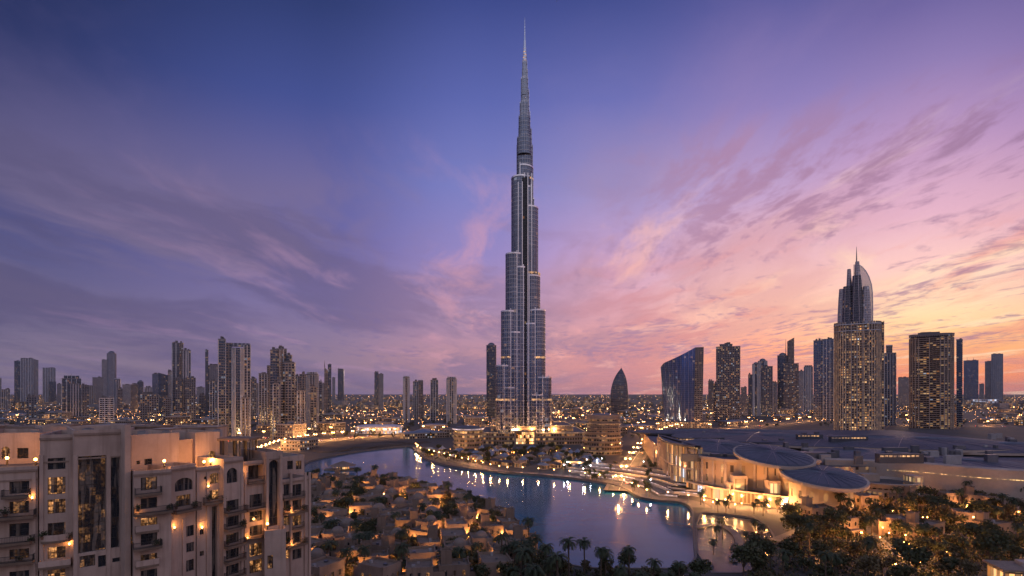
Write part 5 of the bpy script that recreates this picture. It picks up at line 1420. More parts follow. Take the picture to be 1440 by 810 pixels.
# ------------------------------------------------ street lamps (lit)
LL = {}
def lampdata(nm, energy, col, rad=.4):
    l = bpy.data.lights.new(nm, 'POINT'); l.energy = energy; l.color = col; l.shadow_soft_size = rad; return l
def lamp_proto(nm, h, arm, bulb, bm, energy, col, label_):
    t = thing(nm, '', 'lamp')
    m = MB(); m.tube([(0,0,0),(0,0,h*.6),(0,0,h)], [.13,.1,.07], steel_d, 6)
    if arm: m.tube([(0,0,h-.05),(arm*.5,0,h+.35),(arm,0,h+.3)], .06, steel_d, 5); m.tube([(0,0,h-.05),(-arm*.5,0,h+.35),(-arm,0,h+.3)], .06, steel_d, 5)
    m.build('pole', t)
    for s in ((-1,1) if arm else (0,)):
        b = MB(); c = (s*arm, 0, h+.1 if arm else h+bulb*.7); b.lathe([(.01,-bulb),(bulb*.8,-bulb*.6),(bulb,0),(bulb*.8,bulb*.6),(.01,bulb)], bm, 8, c); b.build('bulb', t)
    if energy:
        lo = bpy.data.objects.new('lamp_light', lampdata(nm+'_light', energy, col, max(.3, bulb))); C.objects.link(lo); lo.parent = t; lo.location = (0,0,h-.6 if arm else h+bulb*2.2)
    return t
warm = (1,.42,.11); gold = (1,.5,.18)
LP = dict(road=lamp_proto('street_lamp', 9, 1.8, .55, bulb_gold, 26000, (1,.42,.12), ''),
          prom=lamp_proto('promenade_lamp', 4.2, 0, .30, bulb_gold, 2600, gold, ''),
          court=lamp_proto('courtyard_lamp', 3.8, 0, .19, bulb_warm, 3000, warm, ''),
          white=lamp_proto('plaza_lamp', 6, 0, .36, bulb_white, 900, (.9,.88,1), ''))
CM = child_map()
LR = random.Random(4)
def lamp(kind, x, y, rz, desc, group):
    return place(LP[kind], x, y, rz, desc, group)
def along(pts, step, start=0):
    acc = start; out = []
    for a, b in zip(pts, pts[1:]):
        a, b = Vector(a), Vector(b); L = (b-a).length
        while acc < L: out.append((tuple(a+(b-a)*acc/L), atan2(b.y-a.y, b.x-a.x))); acc += step
        acc -= L
    return out
nl = 0
for pts, w_, step, nm in ((r1,26,36,'boulevard'),(r2,30,95,'cross-town'),(r3,24,62,'back-road'),(r4,30,130,'eastern'),(r5,14,48,'mall-side'),(r6,26,110,'western'),(r7,11,17,'lakeside')):
    for (p, a) in along(pts, step):
        q_ = PX(*p)
        if -10 < q_[0] < 1450:
            lamp('road', p[0], p[1], a+pi/2, f'{nm} street lamp', 'lit street lamps along the roads'); nl += 1
for (p, a) in along(shift(FAR, 3.5), 13): 
    lamp('prom', p[0], p[1], 0, 'lit globe lamp on the quay edge', 'globe lamps along the far promenade')
for i in range(34):
    px, py = LR.uniform(592,830), LR.uniform(634,662); x, y, _ = G(px, py)
    if free((x,y), 1): lamp('court', x, y, 0, 'small garden lamp among the huts', 'garden lamps of the far promenade')
for i in range(22):
    px, py = LR.uniform(790,960), LR.uniform(655,690); x, y, _ = G(px, py)
    if free((x,y), 1, mallok=False): lamp('white', x, y, 0, 'white plaza lamp', 'white plaza lamps near the curved terraces')
for i in range(26):
    px, py = LR.uniform(985,1130), LR.uniform(702,732); x, y, _ = G(px, py)
    if free((x,y), 1, mallok=True) and not inside((x,y),[G(*q)[:2] for q in [(985,690),(1110,690),(1112,713),(1010,711)]]): lamp('prom', x, y, 0, 'warm globe lamp before the mall', 'globe lamps below the mall front')
# city lights in the plain between the roads
k = 0
while k < 95:
    py = HZ+10+LR.random()**1.3*48; px = LR.uniform(0,1440); x, y, _ = G(px, py)
    if y > 3200 or not free((x,y), 1): continue
    lamp('road', x, y, LR.uniform(0,3), 'side-street lamp', 'lit street lamps of the side streets'); k += 1
# far lamps: stuff
fl = MB()
def far_light(x, y, mt):
    if y > 14000 or y < 760 or (y < 1700 and not free((x,y), 1)): return
    s = .22+y/5200; h = LR.uniform(6,11)+s
    V6 = [(x+s*.7,y,h),(x,y+s*.7,h),(x-s*.7,y,h),(x,y-s*.7,h)]
    for a, b in zip(V6, V6[1:]+V6[:1]): fl.face([a,b,(x,y,h+s*.6)], mt); fl.face([b,a,(x,y,h-s*.6)], mt)
for i in range(120):
    px, py = LR.uniform(-40,1480), HZ+3+LR.random()**1.4*44; x, y, _ = G(px, py)
    a = LR.choice([0,0,.12,-.15,.4,-.5,1.3])+LR.uniform(-.06,.06); n = int(LR.uniform(10,46)); st = LR.uniform(22,48)*(1+y/5000)
    mt = LR.choices([bulb_warm,bulb_gold,bulb_white],[5,4,1.0])[0]
    for k_ in range(n):
        if LR.random() < .12: continue
        far_light(x+cos(a)*st*(k_-n/2), y+sin(a)*st*(k_-n/2)+LR.uniform(-1,1), mt)
for i in range(1500):
    py = HZ+2.0+LR.random()**1.3*62; px = LR.uniform(-40,1480); x, y, _ = G(px, py)
    far_light(x, y, LR.choices([bulb_warm,bulb_gold,bulb_white],[5,4,1.2])[0])
tag(fl.build('far_street_lights'), 'countless warm lights of the far town', 'lights', kind='stuff')

# ------------------------------------------------ trees
def leaf_quad(mb, c, s, rnd, m):
    a, b = rnd.uniform(0,2*pi), rnd.uniform(-1.1,1.1)
    u = Vector((cos(a)*cos(b), sin(a)*cos(b), sin(b))); v = u.cross(Vector((rnd.uniform(-1,1),rnd.uniform(-1,1),rnd.uniform(.2,1)))).normalized()
    u = u*s; v = v*s*.6
    mb.face([c-u, c-u*.1-v, c+u, c-u*.1+v], m)
def tree_proto(rnd, h, r, m1, m2, n):
    t = thing('olive_tree' if m1 is leaf_b else 'broadleaf_tree', '', 'tree')
    k = MB(); th = h-r*1.1
    k.tube([(0,0,-.2),(rnd.uniform(-.2,.2),rnd.uniform(-.2,.2),th*.6),(rnd.uniform(-.3,.3),0,th+r*.3)], [.32,.22,.12], trunk_m, 6)
    cl = []
    for i in range(9):
        a, e = rnd.uniform(0,2*pi), rnd.uniform(.1,.85); q_ = Vector((cos(a)*r*e*.75, sin(a)*r*e*.75, th+r*rnd.uniform(.25,1.15)*(1-.35*e))); cl.append((q_, r*rnd.uniform(.3,.5)))
        if i < 5: k.tube([(0,0,th*.75),tuple(q_*.6+Vector((0,0,th*.4))),tuple(q_)], [.12,.08,.03], trunk_m, 4)
    k.build('trunk', t)
    m = MB()
    for q_, cr in cl:
        for _ in range(n//9):
            d = Vector((rnd.gauss(0,1),rnd.gauss(0,1),rnd.gauss(0,.8))).normalized()*cr*(rnd.random()**.4); leaf_quad(m, q_+d, rnd.uniform(.28,.55), rnd, m1 if rnd.random() < .7 else m2)
    m.build('crown', t); return t
def palm_proto(rnd, h):
    t = thing('palm_tree', '', 'palm')
    bend = rnd.uniform(-.5,.5); k = MB()
    P = [(bend*(z/h)**2, 0, z) for z in [h*i/8 for i in range(9)]]; P[0] = (0,0,-.2)
    k.tube(P, [.34]+[.24-.004*i for i in range(7)]+[.3], trunk_m, 8); k.build('trunk', t)
    m = MB(); top = Vector(P[-1])
    for i in range(34):
        a = 2*pi*i/34*2.618+rnd.uniform(-.2,.2); el = rnd.uniform(-.5,1.15); L = rnd.uniform(2.6,3.6); pts = []
        p = top.copy(); e = el
        for j in range(9):
            pts.append(p.copy()); d = Vector((cos(a)*cos(e), sin(a)*cos(e), sin(e))); p = p+d*L/8; e -= .17+.03*j
        side = Vector((-sin(a), cos(a), 0))
        for j in range(8):
            A, B = pts[j], pts[j+1]; d = (B-A)
            m.face([A-side*.04,B-side*.03,B+side*.03,A+side*.04], leaf_p)
            for q_ in (.15,.45,.8):
                for s in (-1,1):
                    o = A+d*q_; ln = .75*(1-abs(j/8-.4)*.9); tip = o+(side*s*.8+d.normalized()*.55+Vector((0,0,-.28)))*ln
                    w_ = d.normalized()*.07; m.face([o-w_, o+w_, tip], leaf_p)
    m.build('crown', t)
    return t
TR = random.Random(31)
TP = [(tree_proto(TR, h, r, a, b, n), d, r) for h, r, a, b, n, d in (
   (8,4.2,leaf_a,leaf_b,900,'broad dark tree'),(6.5,3.4,leaf_a,leaf_b,700,'compact dark tree'),(9.5,4.6,leaf_a,leaf_a,1000,'tall dense dark tree'),(6,3.6,leaf_b,leaf_a,700,'brownish olive tree'),(7.5,3.2,leaf_b,leaf_b,650,'slender olive tree'),(5,3.0,leaf_a,leaf_b,500,'low bushy tree'))]
PP = [(palm_proto(TR, h), d) for h, d in ((9,'date palm'),(11.5,'tall date palm'),(7,'short date palm'))]
CM = child_map()
TG = Grid(12); tc_ = 0; pc_ = 0
def plant_tree(x, y, group, sel=None, sc=1.0):
    global tc_
    p, d, r = TR.choice(sel or TP); r *= .6*sc
    if not TG.ok((x,y), r): return False
    TG.add((x,y), r); t = place(p, x, y, TR.uniform(0,6.28), d, group); s = sc*TR.uniform(.85,1.2); t.scale = (s,s,s*TR.uniform(.85,1.1)); tc_ += 1; return True
def plant_palm(x, y, group, i=None, s=1.0):
    global pc_
    p, d = PP[i] if i is not None else TR.choice(PP)
    if not TG.ok((x,y), 1.0): return False
    TG.add((x,y), 1.0); t = place(p, x, y, TR.uniform(0,6.28), d, group); q_ = s*TR.uniform(.9,1.12); t.scale = (q_,)*3; pc_ += 1; return True

# ------------------------------------------------ sand houses of the old quarter
HR = random.Random(17)
def house_proto(v, rnd):
    t = thing('sand_house', '', 'house')
    wl = [stucco2, stucco3, stucco2][v % 3]
    w, d, h = rnd.uniform(8,12), rnd.uniform(7,10), rnd.choice([4.2,7,7,8])
    blocks = [(-w/2,-d/2,w/2,d/2,h)]
    if v % 2: blocks.append((w/2-.6,-d/2+1.2,w/2+rnd.uniform(3,5),d/2-1.5,h*.62))
    if v % 3 == 0: blocks.append((-w/2-rnd.uniform(2.5,4),-d/2+2,-w/2+.5,d/2-.5,h*.75))
    if v in (1,4,7): blocks.append((-w/2+.7,d/2-3.6,-w/2+4.0,d/2-.35,h+3.6))
    m = MB(); par = MB()
    for (x0,y0,x1,y1,hh) in blocks:
        P = [(x0,y0),(x1,y0),(x1,y1),(x0,y1)]; m.prism(P, 0, hh, wl, slab_m)
        I = offset(P, -.25)
        for i in range(4):
            j = (i+1)%4
            par.face([(*P[i],hh),(*P[j],hh),(*P[j],hh+.75),(*P[i],hh+.75)], wl); par.face([(*I[j],hh),(*I[i],hh),(*I[i],hh+.75),(*I[j],hh+.75)], wl); par.face([(*I[i],hh+.75),(*P[i],hh+.75),(*P[j],hh+.75),(*I[j],hh+.75)], wl)
        for cxp, cyp in P:
            par.box((cxp-.3,cyp-.3,hh+.752),(cxp+.3,cyp+.3,hh+1.15), wl)
    m.build('wall', t); par.build('parapet', t)
    for (x0,y0,x1,y1,hh) in blocks[:2]:
        for _ in range(2):
            q1, q2 = rnd.uniform(x0+.8,x1-1.6), rnd.uniform(y0+.8,y1-1.6); a = MB(); a.box((q1,q2,hh+.002),(q1+rnd.uniform(.6,1.2),q2+rnd.uniform(.6,1),hh+rnd.uniform(.5,1.2)), rnd.choice([conc,steel_d,conc_d])); a.build('cooling_unit', t)
    if v in (0,5):
        m = MB(); r = min(w,d)*.3; m.lathe([(r*1.08,h+.01),(r*1.08,h+.7),(r,h+.72)]+[(r*cos(a*pi/16),h+.72+r*.85*sin(a*pi/16)) for a in range(1,8)]+[(.01,h+.73+r*.86)], dome_m, 20, (rnd.uniform(-1,1),0,0)); m.build('dome', t, smooth=True)
    def opening(face, u, z0, ww, hh, kind, arch):
        x0,y0,x1,y1,_ = blocks[0]
        if face == 0: O, tx, n = Vector((x0+(x1-x0)*u, y0,0)), Vector((1,0,0)), Vector((0,-1,0))
        elif face == 1: O, tx, n = Vector((x1, y0+(y1-y0)*u,0)), Vector((0,1,0)), Vector((1,0,0))
        elif face == 2: O, tx, n = Vector((x0+(x1-x0)*u, y1,0)), Vector((-1,0,0)), Vector((0,1,0))
        else: O, tx, n = Vector((x0, y0+(y1-y0)*u,0)), Vector((0,-1,0)), Vector((-1,0,0))
        def P(a, z, o): q_ = O+tx*a+n*o; return (q_.x, q_.y, z)
        pts = [(-ww/2,z0),(ww/2,z0)]
        pts += [(ww/2*cos(pi*i/8), z0+hh-ww/2+ww/2*sin(pi*i/8)) for i in range(9)] if arch else [(ww/2,z0+hh),(-ww/2,z0+hh)]
        f = MB(); out = [(a*1.18, z0-.12+(z-z0)*1.07) for a, z in pts]
        for i in range(len(pts)):
            j = (i+1)%len(pts)
            f.face([P(*out[i],.16),P(*out[j],.16),P(*pts[j],.16),P(*pts[i],.16)], wl)
            f.face([P(*out[i],0),P(*out[j],0),P(*out[j],.16),P(*out[i],.16)], wl); f.face([P(*pts[j],.02),P(*pts[i],.02),P(*pts[i],.16),P(*pts[j],.16)], wl)
        o = f.build('door' if z0 < .2 else 'window', t)
        f = MB(); f.face([P(a,z,.03) for a, z in pts], dict(d=pane_dark,m=pane_dim,l=pane_lit)[kind] if z0 > .2 else (frame_m if kind == 'd' else pane_lit), [(a,z) for a, z in pts]); f.build('pane' if z0 > .2 else 'door_leaf', o)
    for face in range(4):
        opening(face, .5, .02, 1.5, 2.6, rnd.choice('ddl'), True)
        for u in (.2,.8): opening(face, u, 1.0, 1.0, 1.7, rnd.choice('ddml'), rnd.random() < .6)
        if h > 6:
            for u in (.2,.5,.8): opening(face, u, 4.5, 1.0, 1.7, rnd.choice('dddml'), rnd.random() < .6)
    m = MB()   # little arcade or awning in front
    if v % 2 == 0:
        for i in range(5): m.box((-w*.4+i*w*.2-.2,-d/2-2.4,0),(-w*.4+i*w*.2+.2,-d/2-2.0,2.9), wl)
        m.box((-w*.4-.4,-d/2-2.6,2.91),(w*.4+.4,-d/2-.005,3.35), wl); m.build('arcade', t)
    return t, hypot(w, d)/2
HD = ['domed two-winged sand house','sand house with a wind tower','plain flat-roofed sand house','sand house with a low side wing','sand house with a wind tower and arcade','pale domed sand house','broad sand house with an arcade','pale house with a wind tower']
HP = [(*house_proto(v, HR), HD[v]) for v in range(8)]
CM = child_map()
quarter = [G(*q)[:2] for q in [(440,686),(500,683),(550,684),(600,697),(660,720),(705,738),(722,756),(728,775),(715,830),(395,835),(405,790),(442,765),(446,720)]]
HG = Grid(); nh = 0; tries = 0
xs = [p[0] for p in quarter]; ys = [p[1] for p in quarter]
while nh < 78 and tries < 6000:
    tries += 1; x, y = HR.uniform(min(xs),max(xs)), HR.uniform(165,max(ys))
    pr_, r, d = HR.choice(HP)
    if not inside((x,y), quarter) or not free((x,y), r*.6) or not HG.ok((x,y), r*.86): continue
    if x < -44 and y < 140: continue
    HG.add((x,y), r*.86); place(pr_, x, y, HR.choice([0,pi/2,pi,-pi/2])+HR.choice([-.5,.2,.2])+HR.uniform(-.06,.06), d, 'sand houses of the old quarter'); nh += 1
    TG.add((x,y), r*.72)
tries = 0; n0 = tc_
while tc_-n0 < 215 and tries < 5000:
    tries += 1; x, y = HR.uniform(min(xs),max(xs)), HR.uniform(165,max(ys))
    if inside((x,y), quarter) and free((x,y), 1.5): plant_tree(x, y, 'trees of the old quarter', sel=TP, sc=.95)
n0 = pc_; tries = 0
while pc_-n0 < 55 and tries < 3000:
    tries += 1; x, y = HR.uniform(min(xs),max(xs)), HR.uniform(165,max(ys))
    if inside((x,y), quarter) and free((x,y), 1): plant_palm(x, y, 'palms of the old quarter')
n1 = 0; tries = 0
while n1 < 95 and tries < 4000:
    tries += 1; x, y = HR.uniform(min(xs),max(xs)), HR.uniform(165,max(ys))
    if inside((x,y), quarter) and free((x,y), 1) and TG.ok((x,y), .6):
        TG.add((x,y), .5); lamp('court', x, y, 0, 'courtyard lamp', 'courtyard lamps of the old quarter'); n1 += 1
# rim of the near bank: trees right to the water
for (p, a) in along([q for q in lake if PX(*q)[1] > 673 and PX(*q)[0] < 800 and not (PX(*q)[0] > 575 and PX(*q)[1] < 640)], 6):
    pass
near_rim = sorted([q for q in lake if 440 < PX(*q)[0] < 760 and PX(*q)[1] > 674+max(0,(PX(*q)[0]-560))*.33-6], key=lambda q: PX(*q)[0])
cxl = sum(p[0] for p in lake)/len(lake); cyl = sum(p[1] for p in lake)/len(lake)
for (q_, a) in along(near_rim, 4.5):
    for s in (4.2, 8.5):
        v = Vector((q_[0]-cxl, q_[1]-cyl)); nn = Vector((sin(a), -cos(a)))
        p = Vector(q_)+nn*(s+TR.uniform(-1,1.5))
        if not inside(p, lake) and TR.random() < .8: plant_tree(p.x, p.y, 'trees on the near bank', sel=TP, sc=.8)
# grove at the bottom centre, palms in front of the water
grove = [G(*q)[:2] for q in [(700,775),(740,775),(765,792),(800,806),(980,812),(1000,830),(690,840)]]
gx = [p[0] for p in grove]; gy = [p[1] for p in grove]
for (px, ytop, Y, i) in ((885,757,180,1),(918,781,172,0),(955,781,172,0),(845,756,176,1),(905,800,160,0),(800,757,178,1),(822,752,184,1),(768,752,176,1),(740,766,170,0),(872,790,168,2),(938,798,166,2),(785,775,165,0),(1003,757,212,2),(752,790,160,2),(975,800,165,2),(700,765,185,1),(715,748,200,1),(680,742,215,1)):
    p, d = PP[i]; h = [9,11.5,7][i]; ht = CZ-(ytop-HZ)/F*Y; t = plant_palm((px-720)/F*Y, Y, 'palms at the lake edge', i, max(.75, min(1.35, ht/(h+2.4))))
n0 = tc_
for i in range(160):
    if tc_-n0 > 50: break
    x, y = TR.uniform(min(gx),max(gx)), TR.uniform(158,max(gy))
    if inside((x,y), grove) and not inside((x,y), lake): (plant_palm(x,y,'palms at the lake edge') if TR.random() < .35 and pc_ < 190 else plant_tree(x,y,'trees at the lake edge',sc=.8))
# park at the lower right
parkz = [G(*q)[:2] for q in [(1095,742),(1110,722),(1150,708),(1205,716),(1262,716),(1290,695),(1460,694),(1460,835),(1010,835),(1060,812),(1098,782)]]
gx = [p[0] for p in parkz]; gy = [p[1] for p in parkz]
paths = [curve([G(*p) for p in q]) for q in ([(1090,760),(1150,735),(1190,715),(1225,720),(1290,745),(1330,760),(1380,755),(1450,745)],[(1170,712),(1200,728),(1250,770),(1290,800)])]
kx, ky, _ = G(1428, 822); n0 = tc_; tries = 0
while tc_-n0 < 110 and tries < 6000:
    tries += 1; x, y = TR.uniform(min(gx),max(gx)), TR.uniform(165,max(gy))
    if not inside((x,y), parkz) or any(near_line((x,y), p, 3.4) for p in paths) or hypot(x-kx-2,y-ky) < 13: continue
    if TR.random() < .2 and pc_ < 220: plant_palm(x, y, 'palms of the park')
    else: plant_tree(x, y, 'trees of the park', sc=1.2)
for pth in paths:
    for (p, a) in along(pth, 17): lamp('court', p[0]+TR.choice((-3,3)), p[1]+1, 0, 'small path lamp', 'lamps along the park paths')
for (px, py, i) in ((1008,762,2),(1016,758,0),(1062,752,2),(1050,770,2),(1072,768,0)):
    x, y, _ = G(px, py); plant_palm(x, y, 'palms in the terrace basin', i, .85)
for (px, py, v, a) in ((1215,716,2,.2),(1262,712,4,-.2),(1290,716,7,.3),(1330,712,3,.1),(1372,716,1,-.3),(1410,722,2,.2),(1300,760,4,.5),(1355,742,3,-.4),(1395,760,7,.3),(1180,752,2,.4),(1260,752,3,-.2),(1150,735,4,.1)):
    x, y, _ = G(px, py); place(HP[v][0], x, y, a, HD[v], 'low houses of the park'); TG.add((x,y), 6)
k_ = 0
while k_ < 42:
    x, y = TR.uniform(min(gx),max(gx)), TR.uniform(185,max(gy))
    if inside((x,y), parkz) and hypot(x-kx-2,y-ky) > 12 and TG.ok((x,y), .3): lamp('court', x, y, 0, 'small garden lamp under the trees', 'garden lamps of the park'); k_ += 1
# palms below the mall front
for i in range(40):
    px, py = TR.uniform(985,1140), TR.uniform(703,728); x, y, _ = G(px, py)
    if free((x,y), 1, mallok=True) and not inside((x,y),[G(*q)[:2] for q in [(960,680),(1120,680),(1114,714),(1010,712)]]) and pc_ < 250:
        plant_palm(x, y, 'palms below the mall front', 2, .8)
# garden huts and trees on the far promenade
def hut_proto(v, rnd):
    t = thing('garden_hut', '', 'hut'); w, d, h = rnd.uniform(6,11), rnd.uniform(5,8), rnd.uniform(3,4.2)
    m = MB(); m.prism(rect(w*.86,d*.86), 0, h, facade(f'hut_wall_{v}', (.3,.24,.2), (.3,.2,.1), .35, bw=1.6, fh=h, mu=.35, mv=.3, strength=1.6, warm=.95), rooffelt); m.build('lit_wall', t)
    m = MB()
    if v == 2: m.lathe([(w*.6,h),(w*.3,h+1.4),(.15,h+3.4),(.01,h+3.5)], bluecanvas, 10)
    else: m.loft([(rect(w*1.1,d*1.1),h+.01),(rect(w*1.1,d*1.1),h+.25),(rect(w*.5,d*.12),h+1.9)], [bluecanvas, slab_m, None, mallroof][v])
    m.build('roof', t); return t, w*.65
HU = [(*hut_proto(v, HR), d) for v, d in ((0,'hut with a blue-grey hipped roof'),(1,'hut with a tan hipped roof'),(2,'round tent-roofed hut'),(3,'dark-roofed hut'))]
CM = child_map(); n = 0; tries = 0
isle = [G(*q)[:2] for q in [(590,636),(612,633),(640,637),(700,632),(790,634),(822,642),(850,655),(830,664),(760,660),(690,655),(640,650),(605,645)]]
gx = [p[0] for p in isle]; gy = [p[1] for p in isle]
while n < 62 and tries < 4000:
    tries += 1; x, y = HR.uniform(min(gx),max(gx)), HR.uniform(min(gy),max(gy)); p, r, d = HR.choice(HU)
    if inside((x,y), isle) and free((x,y), r) and TG.ok((x,y), r):
        TG.add((x,y), r); place(p, x, y, HR.uniform(0,3.1), d, 'garden huts on the far promenade'); n += 1
n0 = tc_; tries = 0
while tc_-n0 < 60 and tries < 3000:
    tries += 1; x, y = HR.uniform(min(gx),max(gx)), HR.uniform(min(gy),max(gy))
    if inside((x,y), isle) and free((x,y), 2): plant_tree(x, y, 'trees on the far promenade', sel=TP[:3], sc=.85)
def car_proto(col):
    t = thing('car', '', 'car'); pm = mat('car_paint_'+str(len(MATS)), col, .3, .3, var=.05)
    m = MB(); m.loft([(rrect(4.3,1.75,.4,3),.32),(rrect(4.4,1.8,.45,3),.6),(rrect(4.3,1.74,.45,3),.88),(rrect(4.0,1.6,.4,3),.95)], pm); m.build('body', t)
    m = MB(); m.loft([([(x-.2,y) for x, y in rrect(2.7,1.56,.3,3)],.951),([(x-.25,y) for x, y in rrect(1.9,1.36,.3,3)],1.42)], frame_m, pm); m.build('cabin', t)
    for sx in (-1.35,1.35):
        for sy in (-.82,.82):
            m = MB(); m.tube([(sx,sy-.1,.32),(sx,sy+.1,.32)], .32, rail_m, 10); m.build('wheel', t)
    for sy in (-.6,.6):
        m = MB(); m.box((2.14,sy-.2,.58),(2.24,sy+.2,.74), bulb_white); m.build('headlight', t)
        m = MB(); m.box((-2.24,sy-.22,.62),(-2.14,sy+.22,.76), tail_m); m.build('taillight', t)
    return t
tail_m = emis('tail_lamp', (1,.05,.02), 10)
CP = [(car_proto(c), d) for c, d in (((.6,.6,.6),'white car'),((.03,.03,.035),'black car'),((.25,.25,.27),'silver car'),((.18,.03,.03),'dark red car'))]
CM = child_map()
for pts, w_, n_, nm in ((r5,14,16,'mall-side road'),(r7,11,9,'lakeside road'),(r1,26,18,'boulevard'),(r3,24,14,'back road')):
    L_ = along(pts, 6.0)
    for (p, a) in LR.sample(L_, min(n_, len(L_))):
        sd = LR.choice((-1,1)); x, y = p[0]-sin(a)*sd*w_*-.25, p[1]+cos(a)*sd*w_*-.25
        q_ = PX(x, y)
        if not (0 < q_[0] < 1440): continue
        pr_, d = LR.choice(CP); t = place(pr_, x, y, a if sd > 0 else a+pi, f'{d} on the {nm}', 'cars driving with their lights on'); t.location.z = .06
n_ = 0; tries = 0
while n_ < 46 and tries < 2500:
    tries += 1; px, py = TR.uniform(815,985), TR.uniform(652,704); x, y, _ = G(px, py)
    if inside((x,y), lake) or min(hypot(x-a[0], y-a[1]) for a in lake[::2]) < 4 or near_line((x,y), r5, 9) or inside((x,y), mall_zone): continue
    if TR.random() < .5: n_ += plant_palm(x, y, 'palms on the curved terraces', 2, .8)
    else: n_ += plant_tree(x, y, 'trees on the curved terraces', sel=TP[:2]+TP[5:], sc=.6)
# undergrowth: nobody could count it
ug = MB()
def under(zone, n, rr, hh, m1, m2, avoid=None):
    gx = [p[0] for p in zone]; gy = [p[1] for p in zone]; k = 0; tr = 0
    while k < n and tr < n*8:
        tr += 1; x, y = TR.uniform(min(gx),max(gx)), TR.uniform(160,max(gy))
        if not inside((x,y), zone) or inside((x,y), lake) or inside((x,y), basin): continue
        if avoid and avoid(x, y): continue
        k += 1; r = TR.uniform(*rr)
        for _ in range(15):
            d = Vector((TR.gauss(0,1),TR.gauss(0,1),TR.gauss(0,.6))).normalized()*r*(TR.random()**.4); leaf_quad(ug, Vector((x,y,hh*r))+d, r*TR.uniform(.22,.42), TR, m1 if TR.random() < .65 else m2)
under(parkz, 1500, (.9,2.4), .7, leaf_a, leaf_b, lambda x, y: any(near_line((x,y), p, 2.8) for p in paths) or hypot(x-kx-2,y-ky) < 11)
under(quarter, 1900, (.6,1.5), .6, leaf_a, leaf_b, lambda x, y: not HG.ok((x,y), 0))
under(grove, 420, (.8,2.0), .7, leaf_a, leaf_a)
under(isle, 260, (.8,2.0), .7, leaf_a, leaf_b, lambda x, y: not TG.ok((x,y), 0))
tag(ug.build('undergrowth'), 'dark shrubs and undergrowth between the houses and trees', 'undergrowth', kind='stuff')
# wall lights washing the mall
def wall_light(px, py, Y, e, desc):
    x = (px-720)/F*Y
    t = thing('wall_light', '', 'lamp', (x, Y, 0)); m = MB(); m.tube([(0,0,0),(0,0,1.6)], .1, steel_d, 5); m.build('post', t)
    m = MB(); m.lathe([(.01,0),(.28,.1),(.3,.4),(.01,.5)], bulb_warm, 8, (0,0,1.6)); m.build('bulb', t)
    lo = bpy.data.objects.new('lamp_light', lampdata('wall_wash', e, (1,.42,.13), .3)); C.objects.link(lo); lo.parent = t; lo.location = (0,-.3,2.6)
    pend(t, desc, 'lights washing the mall walls', x, Y)
for px, Y in ((945,372),(960,354),(975,345),(992,327),(1008,316),(1024,313),(1043,306),(1062,302),(1082,297),(1100,291),(1118,293),(1135,303)): wall_light(px, 0, Y-5, 8500, 'low warm light at the wall')
for px, Y in ((1180,331),(1200,329),(1225,326),(1290,312),(1312,308),(1336,302),(1360,296),(1385,291),(1410,287),(1432,283)): wall_light(px, 0, Y-4, 4200, 'low warm light under the long wall')
for i, (px, Y, z) in enumerate(((700,676,13.5),(715,674,13.5),(728,672,13.5),(748,672,13.5),(764,674,13.5),(780,676,13.5),(694,690,20.5),(782,690,20.5))):
    x = (px-720)/F*Y
    t = thing('flood_light', '', 'lamp', (x, Y, z+.02)); m = MB(); m.box((-.5,-.3,0),(.5,.3,.5), steel_d); m.build('housing', t)
    m = MB(); m.box((-.45,-.25,.502),(.45,.25,.56), bulb_warm); m.build('bulb', t)
    lo = bpy.data.objects.new('lamp_light', lampdata('flood', 16000, (1,.5,.17), .5)); C.objects.link(lo); lo.parent = t; lo.location = (0,0,3.0)
    pend(t, 'flood light', 'flood lights on the podium terraces', x, Y)
# masses of trees and scrub between the city blocks, too many to count
sv = MB()
for i in range(900):
    py = HZ+14+TR.random()*50; px = TR.uniform(-20,1460); x, y, _ = G(px, py)
    if not free((x,y), 3): continue
    r = TR.uniform(2.5,5)
    for _ in range(26):
        d = Vector((TR.gauss(0,1),TR.gauss(0,1),TR.gauss(0,.7))).normalized()*r*(TR.random()**.4); leaf_quad(sv, Vector((x,y,r*.9))+d, r*TR.uniform(.25,.45), TR, leaf_a)
tag(sv.build('distant_greenery'), 'dark far greenery between the city blocks', 'greenery', kind='stuff')

def potted(px, py, Y, s_, desc):
    x = (px-720)/F*Y; z = ZY(py, Y)
    t = thing('potted_plant', desc, 'plant', (x, Y, z), 0, 'plants on the apartment balconies')
    m = MB(); m.lathe([(.01,0),(.2*s_,0),(.28*s_,.45*s_),(.01,.46*s_)], mat('clay_pot', (.2,.1,.06)) if 'clay_pot' not in MATS else MATS['clay_pot'], 8); m.build('pot', t)
    m = MB()
    for _ in range(70): leaf_quad(m, Vector((TR.gauss(0,.22),TR.gauss(0,.22),.75+TR.gauss(0,.22)))*s_, .16*s_, TR, leaf_a)
    m.build('foliage', t)
WL = random.Random(77)
for b_, nm_, lst in ((bA,'left end',((10,726),(46,763),(30,790))),(bB,'second',((62,757.5),(98,757.5))),(bD2,'middle',((193,718.5),(236,718.5),(220,767.5))),(bE,'arched',((244,715.5),(270,715.5))),(bF,'small round',((291,704.5),(312,704.5))),(bG,'narrow',((318,719),(338,741.5),(317,765.5))),(bJ,'right end',((402,718.5),(424,718.5),(401,764.5),(425,764.5)))):
    for k_, (px, py) in enumerate(lst):
        u, Y, z = b_.at(px, py); p = b_.P(u, 0, .8); x, y = p[0]+OX, p[1]+OY
        potted(720+F*x/y, HZ+F*(CZ-z)/y, y, WL.uniform(.8,1.3), f'{["first","second","third","fourth"][k_]} potted shrub from the top on the {nm_} balcony stack')
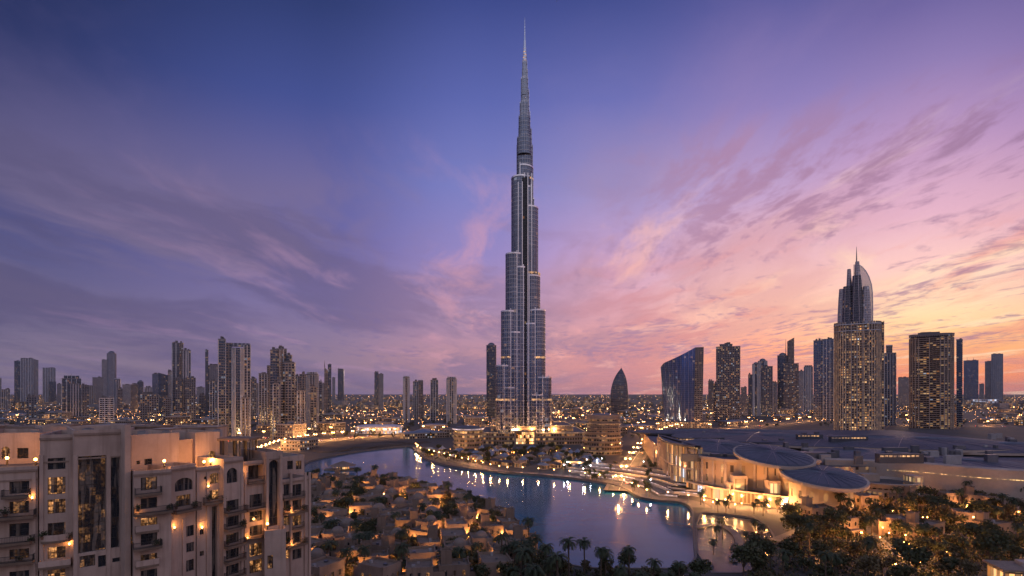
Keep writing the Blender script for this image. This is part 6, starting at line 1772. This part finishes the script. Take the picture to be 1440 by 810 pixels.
for k_, (b_, px, py, e, desc) in enumerate(((bE,244,742,260,'wall lamp low on the pilastered wall under the long sloping ledge'),(bF,283,742,320,'wall lamp beside the tall dark recess'),(bA,46,700,160,'wall lamp on the uppermost left balcony'),(bB,98,765,220,'wall lamp under the rounded solid balcony'),(bD2,193,725,150,'wall lamp below the middle balcony'),(bH,347,757,300,'wall lamp at the rounded balcony left of the arched recess'),(bJ,408,722,360,'wall lamp over the long upper balcony at the right end'),(bJ,409,768,420,'wall lamp over the lower balcony at the right end'),(bF,292,684,200,'wall lamp between the arched window and its balcony'),(bC,178,760,160,'wall lamp on the slim pier beside the dark glass strip'))):
    u, Y, z = b_.at(px, py); p = b_.P(u, 0, .28)
    t = thing('wall_lamp', desc, 'lamp', (p[0]+OX, p[1]+OY, z), 0, 'wall lamps of the apartment building')
    m = MB(); m.box((-.06,-.1,-.25),(.06,.3,-.1), frame_m); m.build('bracket', t)
    m = MB(); m.lathe([(.01,-.1),(.1,-.05),(.12,.2),(.01,.26)], bulb_warm, 8); m.build('bulb', t)
    lo = bpy.data.objects.new('lamp_light', lampdata('wall_lamp_light', e*.28, warm, .15)); C.objects.link(lo); lo.parent = t; q2 = b_.n*.35; lo.location = (q2.x, q2.y, .45)
# lamps on the apartment building's roof terraces (lit in the photograph)
for (px, py, Y, e, desc) in ((10,646,93,900,'lamp behind the roof terrace parapet at the far left of the beige building'),(50,648,95,500,'lamp in the terrace corner beside the left stair head'),(231,650,96.5,350,'lone wall lamp under the small upper windows'),
                        (296,650,106,900,'brightest terrace lamp below the blank penthouse wall'),(287,651,104.5,500,'second terrace lamp below the blank penthouse wall'),(341,668,109,200,'small lamp beside the upper arched loggia'),(376,738,112,300,'lamp on the low roof under the tall arched recess')):
    x = (px-720)/F*Y; z = ZY(py, Y)
    t = thing('terrace_lamp', desc, 'lamp', (x, Y, z), 0, 'lamps on the apartment building')
    m = MB(); m.box((-.1,-.1,-.9),(.1,.1,0), frame_m); m.build('post', t)
    m = MB(); m.lathe([(.01,0),(.2,.08),(.22,.3),(.12,.42),(.01,.44)], bulb_warm, 8); m.build('bulb', t)
    lo = bpy.data.objects.new('lamp_light', lampdata('terrace_light', e, warm, .25)); C.objects.link(lo); lo.parent = t; lo.location = (0,-.5,.6)
print('TREES', tc_, 'PALMS', pc_, 'HOUSES', nh, 'BLOCKS', cnt, 'ROADLAMPS', nl)
settle_labels()
